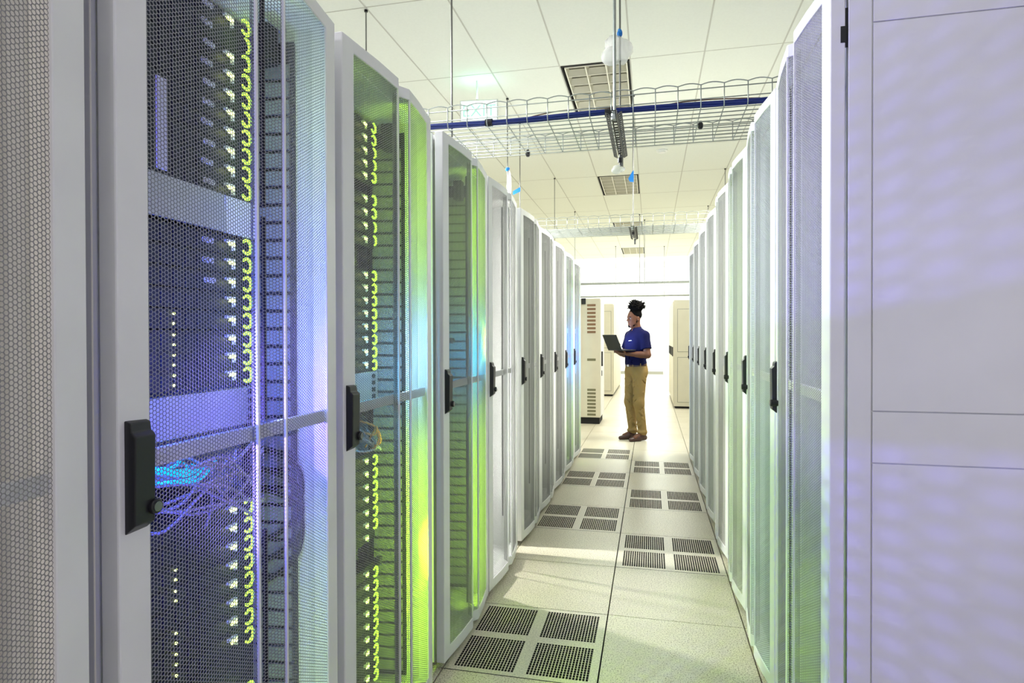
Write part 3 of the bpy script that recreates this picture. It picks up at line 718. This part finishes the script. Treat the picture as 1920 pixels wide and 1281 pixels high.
# plastic bag, tape, wrapping
def blob(name, c, rx, ry, rz, m, label, cat, amp=0.25, seed=1, sub=3):
    bm = bmesh.new(); bmesh.ops.create_icosphere(bm, subdivisions=sub, radius=1)
    R = random.Random(seed); ph = [(R.uniform(1.5, 5), R.uniform(1.5, 5), R.uniform(1.5, 5), R.uniform(0, 6)) for _ in range(6)]
    for v in bm.verts:
        n = v.co.normalized(); d = 1 + amp * sum(math.sin(a * n.x + b * n.y + e * n.z + f) for a, b, e, f in ph) / 3
        v.co = Vector((c[0] + rx * n.x * d, c[1] + ry * n.y * d, c[2] + rz * n.z * d))
    me = bpy.data.meshes.new(name); bm.to_mesh(me); bm.free(); me.materials.append(m)
    me.polygons.foreach_set('use_smooth', [True] * len(me.polygons))
    return tag(new_obj(name, me), label, cat)
blob('plastic_bag', (-0.187, 3.55, 2.955), 0.075, 0.05, 0.078, M['bag'], 'crumpled clear plastic bag on the dark rod below the ceiling', 'bag', 0.3, 4)
blob('plastic_bag', (-0.185, 3.56, 2.285), 0.035, 0.025, 0.022, M['bag'], 'small crumpled plastic scrap under the far end of the slotted strut', 'bag', 0.3, 9)
blob('tape', (-0.171, 3.532, 3.055), 0.013, 0.010, 0.022, M['tape'], 'blue tape knot on the dark rod above the plastic bag', 'tape', 0.35, 2)
tag(MB().prism([(-0.175, 2.94), (-0.215, 2.87), (-0.20, 2.84), (-0.163, 2.835), (-0.162, 2.95)], 'y', 6.085, 6.092).build('tape', M['tape'], None), 'blue tape flag on the middle rod below the nearest wire tray', 'tape')
blob('tape', (-1.39, 5.885, 2.985), 0.02, 0.012, 0.016, M['tape'], 'blue tape knot above the white wrapping on the left rod', 'tape', 0.35, 5)
tag(MB().prism([(-1.415, 2.985), (-1.50, 2.94), (-1.50, 2.90), (-1.415, 2.935)], 'y', 6.612, 6.618).build('tape', M['tape'], None), 'blue tape flag on the rod right of the white-wrapped one', 'tape')
blob('plastic_wrap', (-1.375, 5.885, 2.80), 0.022, 0.02, 0.15, M['bag'], 'white plastic wrapping hanging on the left rod', 'wrapping', 0.2, 6)
# round detector
det = thing('smoke_detector', 'small round white disc on the ceiling beyond the nearest wire tray', 'detector', (0.141, 8.0, ZC))
MB().cyl((0, 0), 0.075, 'z', -0.012, 0.0, 24).build('base', M['wall'], det); MB().cyl((0, 0), 0.045, 'z', -0.03, -0.012, 24).build('dome', M['wall'], det)

# exit sign
ES = thing('exit_sign', 'glowing white exit sign hanging from the ceiling at upper left', 'exit sign', (-1.57, 5.43, 3.31), 0.12)
MB().box(-0.16, 0.20, -0.02, 0.02, 0.0, 0.20).build('housing', M['wall'], ES, bevel=0.004)
MB().box(-0.145, 0.185, -0.024, -0.0205, 0.012, 0.188).build('lit_face', mat('sign_face', (0.85, 0.95, 0.92), 0.4, emit=(0.80, 1.0, 0.95), estr=0.9), ES)
cu = bpy.data.curves.new('exit_text', 'FONT'); cu.body = 'EXIT'; cu.size = 0.155; cu.align_x = 'CENTER'; cu.extrude = 0.001
to = bpy.data.objects.new('tmp_text', cu); COL.objects.link(to)
me = bpy.data.meshes.new_from_object(to); bpy.data.objects.remove(to)
me.materials.clear(); me.materials.append(mat('sign_letters', (0.5, 0.85, 0.7), 0.5, emit=(0.45, 0.9, 0.7), estr=0.5))
o = new_obj('lettering', me, ES); o.location = (0.02, -0.0255, 0.045); o.rotation_euler = (PI / 2, 0, 0)
MB().cyl((0.0, 0.0), 0.008, 'z', 0.20, ZC - 3.31, 8).build('stem', M['wall'], ES)
gl = bpy.data.lights.new('sign_glow', 'AREA'); gl.size = 0.25; gl.size_y = 0.04; gl.shape = 'RECTANGLE'; gl.energy = 0.45; gl.color = (0.35, 1.0, 0.8)
go = bpy.data.objects.new('sign_glow', gl); COL.objects.link(go); go.parent = ES; go.location = (0.02, -0.01, 0.215); go.rotation_euler = (PI, 0, 0)

# violet lamp shining out through the perforated door of the blue-lit rack and of the leftmost one
def door_lamp(rack, loc, target, power, col, ang=150):
    o = spot('door_lamp', (0, 0, 0), (1, 0, 0), power, col, 0.002, ang, 0.4); o.parent = rack
    o.location = loc; o.rotation_euler = (Vector(target) - Vector(loc)).to_track_quat('-Z', 'Y').to_euler()
    MB().box(loc[0] - 0.03, loc[0] - 0.012, loc[1] - 0.012, loc[1] + 0.012, loc[2] - 0.012, loc[2] + 0.012).build('lamp_socket', M['blackm'], rack)
door_lamp(L1, (-0.150, 0.060, 1.11), (0.95, 0.87, 1.16), 80, (0.20, 0.14, 1.0), 96)
door_lamp(L2, (-0.10, 0.46, 0.55), (1.0, 0.75, 0.55), 36, LIME, 105)
door_lamp(L3, (-0.10, 0.46, 1.30), (1.0, 0.65, 1.25), 30, LIME, 105)
door_lamp(racks_left[8], (-0.10, 0.46, 1.35), (1.0, 0.3, 1.35), 25, (0.25, 0.35, 1.0), 100)

# ------------------------------------------------------------------ person: signed-distance modelling
class SDF:
    def __init__(s, lo, hi, h):
        s.lo = np.array(lo, float); s.h = h; s.n = np.ceil((np.array(hi) - s.lo) / h).astype(int) + 1
        s.d = np.full(s.n, 0.2, np.float32)
    def _blk(s, lo, hi, m):
        a = np.maximum(np.floor((np.array(lo) - m - s.lo) / s.h).astype(int), 0); b = np.minimum(np.ceil((np.array(hi) + m - s.lo) / s.h).astype(int) + 1, s.n)
        sl = tuple(slice(x, y) for x, y in zip(a, b))
        g = np.meshgrid(*[s.lo[i] + s.h * np.arange(a[i], b[i]) for i in range(3)], indexing='ij')
        return sl, g
    def _mix(s, sl, d, k, op):
        o = s.d[sl]
        if op == 'add':
            if k > 0: hh = np.clip(0.5 + 0.5 * (o - d) / k, 0, 1); s.d[sl] = o * (1 - hh) + d * hh - k * hh * (1 - hh)
            else: s.d[sl] = np.minimum(o, d)
        else:
            if k > 0: hh = np.clip(0.5 - 0.5 * (o + d) / k, 0, 1); s.d[sl] = o * (1 - hh) + (-d) * hh + k * hh * (1 - hh)
            else: s.d[sl] = np.maximum(o, -d)
    def cap(s, a, b, r1, r2, k=0.02, op='add', flat=(1, 1, 1)):
        a = np.array(a, float); b = np.array(b, float); R = max(r1, r2)
        sl, g = s._blk(np.minimum(a, b) - R, np.maximum(a, b) + R, 0.06)
        p = [(g[i] - a[i]) for i in range(3)]; ab = b - a; t = np.clip(sum(p[i] * ab[i] for i in range(3)) / (ab @ ab + 1e-9), 0, 1)
        d = np.sqrt(sum(((p[i] - t * ab[i]) / flat[i]) ** 2 for i in range(3))) - (r1 + (r2 - r1) * t)
        s._mix(sl, d * min(flat), k, op); return s
    def ell(s, c, r, k=0.02, op='add', rot=None):
        c = np.array(c, float); r = np.array(r, float); R = r.max()
        sl, g = s._blk(c - R, c + R, 0.06); p = [g[i] - c[i] for i in range(3)]
        if rot is not None:
            m = np.array(Matrix.Rotation(rot[0], 3, rot[1]).transposed()); p = [m[i, 0] * p[0] + m[i, 1] * p[1] + m[i, 2] * p[2] for i in range(3)]
        k0 = np.sqrt(sum((p[i] / r[i]) ** 2 for i in range(3))); k1 = np.sqrt(sum((p[i] / r[i] ** 2) ** 2 for i in range(3))) + 1e-9
        s._mix(sl, k0 * (k0 - 1) / k1, k, op); return s
    def plane_cut(s, axis, v, sign):
        g = s.lo[axis] + s.h * np.arange(s.n[axis]); sh = [1, 1, 1]; sh[axis] = -1
        s.d = np.maximum(s.d, (sign * (g - v)).reshape(sh)); return s
    def mesh(s, name, m, parent, iters=1, noise=None):
        d = s.d; S = d < 0; nx, ny, nz = d.shape
        c = np.zeros((nx - 1, ny - 1, nz - 1), np.int8)
        for i in (0, 1):
            for j in (0, 1):
                for k in (0, 1): c += S[i:nx - 1 + i, j:ny - 1 + j, k:nz - 1 + k]
        act = (c > 0) & (c < 8); idx = np.full(act.shape, -1, np.int64); A = np.argwhere(act); idx[act] = np.arange(len(A))
        P = np.zeros((len(A), 3)); W = np.zeros(len(A))
        offs = [(0, 0, 0), (1, 0, 0), (0, 1, 0), (1, 1, 0), (0, 0, 1), (1, 0, 1), (0, 1, 1), (1, 1, 1)]
        vals = [d[A[:, 0] + o[0], A[:, 1] + o[1], A[:, 2] + o[2]] for o in offs]
        for a in range(8):
            for b in range(a + 1, 8):
                if sum(abs(offs[a][q] - offs[b][q]) for q in range(3)) != 1: continue
                va, vb = vals[a], vals[b]; cr = (va < 0) != (vb < 0); t = np.where(cr, va / (va - vb + 1e-12), 0)
                for q in range(3): P[:, q] += np.where(cr, offs[a][q] + t * (offs[b][q] - offs[a][q]), 0)
                W += cr
        P = (P / W[:, None] + A) * s.h + s.lo
        F = []
        for ax in range(3):
            o1, o2 = [q for q in range(3) if q != ax]
            sl0 = [slice(None)] * 3; sl1 = [slice(None)] * 3; sl0[ax] = slice(0, -1); sl1[ax] = slice(1, None)
            E = S[tuple(sl0)] != S[tuple(sl1)]; e = np.argwhere(E)
            ok = (e[:, o1] > 0) & (e[:, o2] > 0) & (e[:, o1] < act.shape[o1]) & (e[:, o2] < act.shape[o2]); e = e[ok]
            def at(a, b):
                q = e.copy(); q[:, o1] -= a; q[:, o2] -= b; return idx[q[:, 0], q[:, 1], q[:, 2]]
            F.append(np.stack([at(0, 0), at(1, 0), at(1, 1), at(0, 1)], 1))
        F = np.concatenate(F)
        me = bpy.data.meshes.new(name); me.from_pydata(P.tolist(), [], F.tolist()); me.materials.append(m); me.update(); fix_normals(me)
        me.polygons.foreach_set('use_smooth', [True] * len(me.polygons))
        ob = new_obj(name, me, parent)
        if iters: sm = ob.modifiers.new('smooth', 'SMOOTH'); sm.iterations = iters; sm.factor = 0.5
        return ob
M['skin'] = mat('brown_skin', (0.12, 0.048, 0.026), 0.5, spec=0.25)
M['hair'] = mat('black_hair', (0.004, 0.0035, 0.0035), 0.9, spec=0.05)
M['navy'] = mat('navy_polo', (0.005, 0.0055, 0.038), 0.85, spec=0.1, bump=0.3, scale=60)
M['khaki'] = mat('ochre_trousers', (0.25, 0.165, 0.062), 0.85, spec=0.1, bump=0.3, scale=40)
M['belt'] = mat('brown_belt', (0.06, 0.022, 0.012), 0.4)
M['shoe'] = mat('dark_brown_shoe', (0.05, 0.018, 0.014), 0.4)
M['eyew'] = mat('eye_white', (0.38, 0.37, 0.36), 0.3)
PX, PY, PR = -0.185, 7.86, math.radians(215)
person = thing('person', 'person in navy polo shirt and ochre trousers holding an open laptop in the aisle', 'person', (PX, PY, 0), PR)
Lh = 0.0
# joints (x forward, y to the figure's left)
SHL, ELL, WRL = (-0.02, 0.168, 1.325), (-0.015, 0.235, 1.085), (0.205, 0.115, 1.098)
SHR, ELR, WRR = (-0.02, -0.168, 1.325), (0.02, -0.235, 1.085), (0.205, -0.135, 1.125)
S_ = SDF((-0.22, -0.33, -0.01), (0.50, 0.33, 1.70), 0.005)
# head, tilted down
S_.ell((0.020, 0, 1.575), (0.088, 0.072, 0.083), 0.02).ell((0.052, 0, 1.510), (0.058, 0.056, 0.085), 0.04).ell((0.075, 0, 1.452), (0.030, 0.030, 0.024), 0.03)
S_.cap((0.045, 0.045, 1.485), (0.075, 0.022, 1.452), 0.018, 0.016, 0.02).cap((0.045, -0.045, 1.485), (0.075, -0.022, 1.452), 0.018, 0.016, 0.02)
S_.cap((0.100, 0.030, 1.560), (0.106, 0.006, 1.556), 0.008, 0.007, 0.012).cap((0.100, -0.030, 1.560), (0.106, -0.006, 1.556), 0.008, 0.007, 0.012)
S_.ell((0.112, 0.029, 1.541), (0.016, 0.015, 0.010), 0.010, 'sub').ell((0.112, -0.029, 1.541), (0.016, 0.015, 0.010), 0.010, 'sub')
S_.cap((0.106, 0, 1.553), (0.126, 0, 1.516), 0.007, 0.011, 0.008).ell((0.114, 0.012, 1.512), (0.010, 0.008, 0.007), 0.005).ell((0.114, -0.012, 1.512), (0.010, 0.008, 0.007), 0.005)
S_.cap((0.100, -0.018, 1.488), (0.109, 0, 1.490), 0.005, 0.007, 0.005).cap((0.100, 0.018, 1.488), (0.109, 0, 1.490), 0.005, 0.007, 0.005)
S_.cap((0.097, -0.016, 1.477), (0.106, 0, 1.475), 0.006, 0.008, 0.005).cap((0.097, 0.016, 1.477), (0.106, 0, 1.475), 0.006, 0.008, 0.005)
for sg in (1, -1):
    S_.ell((0.010, sg * 0.076, 1.535), (0.018, 0.009, 0.030), 0.006).ell((0.016, sg * 0.084, 1.538), (0.009, 0.006, 0.017), 0.004, 'sub')
S_.cap((0.0, 0, 1.50), (-0.015, 0, 1.38), 0.052, 0.060, 0.03)
# trunk
S_.ell((0.0, 0, 1.25), (0.105, 0.160, 0.15), 0.04).ell((0.0, 0, 1.08), (0.095, 0.135, 0.14), 0.05).ell((-0.005, 0, 0.93), (0.105, 0.150, 0.11), 0.05)
# arms
for (a, b, c) in ((SHL, ELL, WRL), (SHR, ELR, WRR)):
    S_.cap((a[0], a[1] * 0.6, a[2] + 0.01), a, 0.055, 0.055, 0.04).cap(a, b, 0.052, 0.041, 0.02).cap(b, c, 0.041, 0.024, 0.02)
    m_ = tuple(b[i] + (c[i] - b[i]) * 0.3 for i in range(3)); S_.cap(m_, tuple(b[i] + (c[i] - b[i]) * 0.5 for i in range(3)), 0.040, 0.034, 0.02)
# legs
HL, KL, AL = (0, 0.085, 0.90), (0.02, 0.095, 0.48), (-0.03, 0.10, 0.09)
HR, KR, AR = (0, -0.085, 0.90), (0.035, -0.085, 0.48), (0.0, -0.075, 0.09)
for (a, b, c) in ((HL, KL, AL), (HR, KR, AR)): S_.cap(a, b, 0.075, 0.052, 0.03).cap(b, c, 0.050, 0.034, 0.02).cap(c, (c[0] + 0.12, c[1] + (0.01 if c[1] > 0 else -0.01), 0.045), 0.034, 0.028, 0.02)
# left hand: palm up under the laptop
S_.cap((0.215, 0.110, 1.102), (0.272, 0.080, 1.112), 0.024, 0.024, 0.012, flat=(1, 1, 0.62)).cap((0.262, 0.108, 1.113), (0.290, 0.066, 1.113), 0.020, 0.020, 0.012, flat=(1, 1, 0.6))
for (b0, b1, b2) in (((0.285, 0.112, 1.113), (0.318, 0.110, 1.120), (0.341, 0.103, 1.136)), ((0.292, 0.092, 1.113), (0.330, 0.084, 1.118), (0.352, 0.078, 1.137)), ((0.292, 0.072, 1.113), (0.328, 0.060, 1.118), (0.350, 0.053, 1.136)), ((0.284, 0.054, 1.113), (0.312, 0.040, 1.118), (0.330, 0.032, 1.122))):
    S_.cap(b0, b1, 0.0098, 0.0088, 0.006).cap(b1, b2, 0.0088, 0.0076, 0.003)
S_.cap((0.235, 0.128, 1.110), (0.258, 0.150, 1.120), 0.012, 0.0105, 0.008).cap((0.258, 0.150, 1.120), (0.276, 0.160, 1.138), 0.0105, 0.009, 0.003)
# right hand resting over the keys
S_.cap((0.215, -0.128, 1.140), (0.245, -0.100, 1.178), 0.024, 0.024, 0.012, flat=(1, 1, 0.7))
for k in range(4):
    y = -0.118 + 0.018 * k; x = 0.262 + (0.004, 0.008, 0.006, 0.0)[k]
    S_.cap((0.245, y * 0.95, 1.184), (x + 0.018, y + 0.008, 1.186), 0.0092, 0.0085, 0.005).cap((x + 0.018, y + 0.008, 1.186), (x + 0.030, y + 0.012, 1.168), 0.0085, 0.0075, 0.003)
S_.cap((0.232, -0.080, 1.170), (0.252, -0.055, 1.170), 0.011, 0.0095, 0.006)
body = S_.mesh('body', M['skin'], person, 1)
# shirt
S_ = SDF((-0.24, -0.34, 0.90), (0.24, 0.34, 1.48), 0.005)
S_.ell((0.0, 0, 1.25), (0.125, 0.178, 0.16), 0.04).ell((0.008, 0, 1.09), (0.118, 0.158, 0.17), 0.06).ell((0.002, 0, 0.97), (0.118, 0.162, 0.10), 0.05)
for a, b in ((SHL, ELL), (SHR, ELR)):
    S_.cap((a[0], a[1] * 0.35, a[2] + 0.050), a, 0.050, 0.056, 0.05); e = tuple(a[i] + (b[i] - a[i]) * 0.68 for i in range(3)); S_.cap(a, e, 0.058, 0.062, 0.03)
    sg = 1 if a[1] > 0 else -1
# folds
Rf = random.Random(11)
for k in range(16):
    zz = Rf.uniform(0.97, 1.2); aa = Rf.uniform(-0.4, 2.4); x = 0.118 * math.cos(aa); y = 0.158 * math.sin(aa)
    S_.cap((x, y, zz), (x + Rf.uniform(-0.03, 0.03), y + Rf.uniform(-0.02, 0.02), zz + Rf.uniform(0.03, 0.09)), 0.006, 0.004, 0.012, 'add' if k % 2 else 'sub')
S_.plane_cut(2, 0.955, -1)
for a, b in ((SHL, ELL), (SHR, ELR)):   # sleeve ends
    e = np.array([a[i] + (b[i] - a[i]) * 0.70 for i in range(3)]); dirv = np.array(b) - np.array(a); dirv /= np.linalg.norm(dirv)
    sl, g_ = S_._blk(e - 0.10, e + 0.10, 0.0); dd = sum((g_[i] - e[i]) * dirv[i] for i in range(3))
    far = np.abs(g_[1]) > 0.160
    S_.d[sl] = np.where(far, np.maximum(S_.d[sl], dd), S_.d[sl])
S_.cap((-0.012, 0, 1.36), (0.03, 0, 1.60), 0.062, 0.080, 0.01, 'sub')
shirt = S_.mesh('polo_shirt', M['navy'], person, 1)
mb = MB(); n = 28
for k in range(n + 1):   # collar: a leaned ring open at the front
    a = math.radians(18 + 324 * k / n); r0, r1 = 0.062, 0.071
    zt = 1.432 - 0.020 * (1 + math.cos(a)) / 2; c = math.cos(a); s = math.sin(a)
    mb.v += [(-0.008 + r0 * c, r0 * s, zt - 0.03), (-0.008 + r0 * c, r0 * s * 0.98, zt + 0.012), (-0.006 + r1 * 1.10 * c, r1 * 1.10 * s, zt - 0.028)]
for k in range(n):
    a = 3 * k
    mb.f += [(a, a + 3, a + 4, a + 1), (a + 1, a + 4, a + 5, a + 2)]
mb.m = [0] * len(mb.f)
co = mb.build('collar', M['navy'], person, smooth=True); s = co.modifiers.new('thick', 'SOLIDIFY'); s.thickness = 0.004
# chest logo
lg = MB(); lg.prism([(0.0, 0.0), (0.012, 0.004), (0.024, 0.020), (0.028, 0.036), (0.018, 0.022), (0.008, 0.012)], 'x', 0, 0.002); lg.prism([(-0.034, 0.002), (-0.004, 0.006), (-0.004, 0.010), (-0.030, 0.008)], 'x', 0, 0.002)
o = lg.build('chest_logo', M['wall'], person); o.scale = (1, 1.35, 1.35); o.location = (0.110, 0.080, 1.255); o.rotation_euler = (0, -0.25, 0.62)
# trousers
S_ = SDF((-0.2, -0.22, 0.05), (0.2, 0.22, 1.02), 0.005)
S_.ell((-0.005, 0, 0.93), (0.118, 0.158, 0.12), 0.04).ell((-0.02, 0.06, 0.87), (0.105, 0.095, 0.11), 0.04).ell((-0.02, -0.06, 0.87), (0.105, 0.095, 0.11), 0.04)
for (a, b, c) in ((HL, KL, AL), (HR, KR, AR)):
    S_.cap((a[0], a[1], 0.86), b, 0.092, 0.066, 0.03).cap(b, (c[0] - 0.005, c[1], 0.10), 0.066, 0.052, 0.03)
    for k in range(26):
        t = k / 26; zz = 0.80 - 0.70 * t
        cx = np.interp(zz, [0.09, 0.48, 0.9], [c[0], b[0], a[0]]); cyy = np.interp(zz, [0.09, 0.48, 0.9], [c[1], b[1], a[1]]); rr = np.interp(zz, [0.09, 0.48, 0.86], [0.052, 0.065, 0.09])
        aa = Rf.uniform(-0.6, 2.2); da = Rf.choice((-0.7, 0.7))
        S_.cap((cx + rr * math.cos(aa), cyy + rr * math.sin(aa), zz), (cx + rr * math.cos(aa + da), cyy + rr * math.sin(aa + da), zz + 0.045), 0.0085, 0.004, 0.010, 'add' if k % 3 else 'sub')
    S_.cap((c[0] + 0.01, c[1], 0.115), (c[0] + 0.012, c[1], 0.112), 0.060, 0.060, 0.02, flat=(1, 1, 0.4))
S_.plane_cut(2, 0.968, 1).plane_cut(2, 0.075, -1)
S_.mesh('trousers', M['khaki'], person, 1)
mb = MB(); n = 40
for k in range(n):
    a = 2 * PI * k / n; x = -0.005 + 0.1215 * math.cos(a); y = 0.161 * math.sin(a)
    mb.v += [(x, y, 0.935), (x, y, 0.970), (x * 0.93, y * 0.93, 0.970), (x * 0.93, y * 0.93, 0.935)]
for k in range(n):
    a, b = 4 * k, 4 * ((k + 1) % n)
    mb.f += [(a, b, b + 1, a + 1), (a + 1, b + 1, b + 2, a + 2), (a + 2, b + 2, b + 3, a + 3), (a + 3, b + 3, b, a)]
mb.m = [0] * len(mb.f); bl = mb.build('belt', M['belt'], person)
MB().box(0.115, 0.121, -0.02, 0.02, 0.934, 0.972).build('buckle', M['silver'], bl, bevel=0.002)
for a in (0.55, 1.25, 2.0, -0.55):
    x = -0.005 + 0.123 * math.cos(a); y = 0.163 * math.sin(a); o = MB().box(-0.002, 0.003, -0.005, 0.005, 0.925, 0.978).build('belt_loop', M['khaki'], bl); o.location = (x, y, 0); o.rotation_euler = (0, 0, a)
for (c, nm) in ((AL, 1), (AR, -1)):
    S_ = SDF((c[0] - 0.09, c[1] - 0.08, -0.005), (c[0] + 0.25, c[1] + 0.08, 0.14), 0.004)
    S_.cap((c[0] - 0.03, c[1], 0.04), (c[0] + 0.06, c[1], 0.045), 0.036, 0.040, 0.02).cap((c[0] + 0.06, c[1], 0.035), (c[0] + 0.175, c[1] + nm * 0.008, 0.022), 0.040, 0.026, 0.03).cap((c[0], c[1], 0.06), (c[0] + 0.01, c[1], 0.10), 0.040, 0.038, 0.02)
    S_.plane_cut(2, 0.0, -1).plane_cut(2, 0.115, 1)
    sh_ = S_.mesh('shoe', M['shoe'], person, 1)
# eyes, brows
for sg in (1, -1):
    me_ = MB(); bm = bmesh.new(); bmesh.ops.create_uvsphere(bm, u_segments=12, v_segments=8, radius=0.0095); me = bpy.data.meshes.new('eye'); bm.to_mesh(me); bm.free(); me.materials.append(M['eyew'])
    e = new_obj('eye', me, person); e.location = (0.0945, sg * 0.029, 1.540)
    MB().cyl((0, 0), 0.005, 'x', 0.0085, 0.0112, 12).build('iris', M['black'], e)
    MB().tube([(0.101, sg * 0.046, 1.556), (0.108, sg * 0.030, 1.562), (0.111, sg * 0.012, 1.557)], [0.002, 0.0035, 0.003], 6).build('eyebrow', M['hair'], person, smooth=True)
# beard and hair
S_ = SDF((-0.16, -0.15, 1.42), (0.17, 0.15, 1.82), 0.004)
S_.ell((0.010, 0, 1.592), (0.092, 0.078, 0.078), 0.01)
S_.ell((0.108, 0, 1.56), (0.060, 0.075, 0.075), 0.01, 'sub').ell((0.065, 0, 1.50), (0.075, 0.10, 0.055), 0.01, 'sub')
S_.cap((0.0, 0, 1.63), (-0.01, 0, 1.69), 0.06, 0.075, 0.02).ell((-0.012, 0, 1.700), (0.092, 0.098, 0.072), 0.02)
Rh = random.Random(21)
for k in range(150):
    th = Rh.uniform(0, 2 * PI); ph = math.asin(Rh.uniform(-0.35, 1.0)); dv = Vector((math.cos(th) * math.cos(ph), math.sin(th) * math.cos(ph), math.sin(ph)))
    c0 = Vector((-0.012, 0, 1.698)) + Vector((dv.x * 0.080, dv.y * 0.086, dv.z * 0.062)); l = Rh.uniform(0.014, 0.040)
    c1 = c0 + dv * l + Vector((Rh.uniform(-1, 1), Rh.uniform(-1, 1), Rh.uniform(-1, 0.4))) * 0.012
    S_.cap(tuple(c0), tuple(c1), 0.0095, 0.005, 0.004)
S_.mesh('hair', M['hair'], person, 0)
S_ = SDF((0.0, -0.08, 1.41), (0.16, 0.08, 1.54), 0.004)
S_.cap((0.030, 0.056, 1.50), (0.060, 0.040, 1.458), 0.012, 0.012, 0.01).cap((0.030, -0.056, 1.50), (0.060, -0.040, 1.458), 0.012, 0.012, 0.01).cap((0.060, 0.040, 1.456), (0.092, 0, 1.446), 0.013, 0.018, 0.01).cap((0.060, -0.040, 1.456), (0.092, 0, 1.446), 0.013, 0.018, 0.01)
S_.mesh('beard', M['hair'], person, 1)
# laptop
lap = thing('laptop', 'open black laptop held up by the person, its screen facing the person', 'laptop', (PX, PY, 0), PR)
MB().box(0.115, 0.315, -0.150, 0.175, 1.137, 1.152).build('base', M['black'], lap, bevel=0.003)
MB().box(0.175, 0.305, -0.13, 0.155, 1.152, 1.1535).build('keyboard', M['blackm'], lap)
lid = MB().box(0.0, 0.007, -0.150, 0.175, 0.0, 0.205).build('lid', mat('laptop_lid', (0.012, 0.015, 0.014), 0.6, spec=0.25), lap, bevel=0.002); lid.location = (0.312, 0, 1.150); lid.rotation_euler = (0, math.radians(24), 0)
MB().box(-0.001, 0.0, -0.14, 0.165, 0.012, 0.197).build('screen', mat('lit_screen', (0.1, 0.1, 0.1), 0.3, emit=(0.55, 0.68, 1.0), estr=13.0), lid)
sg_ = area('screen_light', (0, 0, 0), (0, 0, 0), 0.17, 0.28, 1.0, (0.45, 0.6, 1.0), 2.2)
sg_.parent = lid; sg_.location = (-0.004, 0.012, 0.105); sg_.rotation_euler = (0, PI / 2, 0)
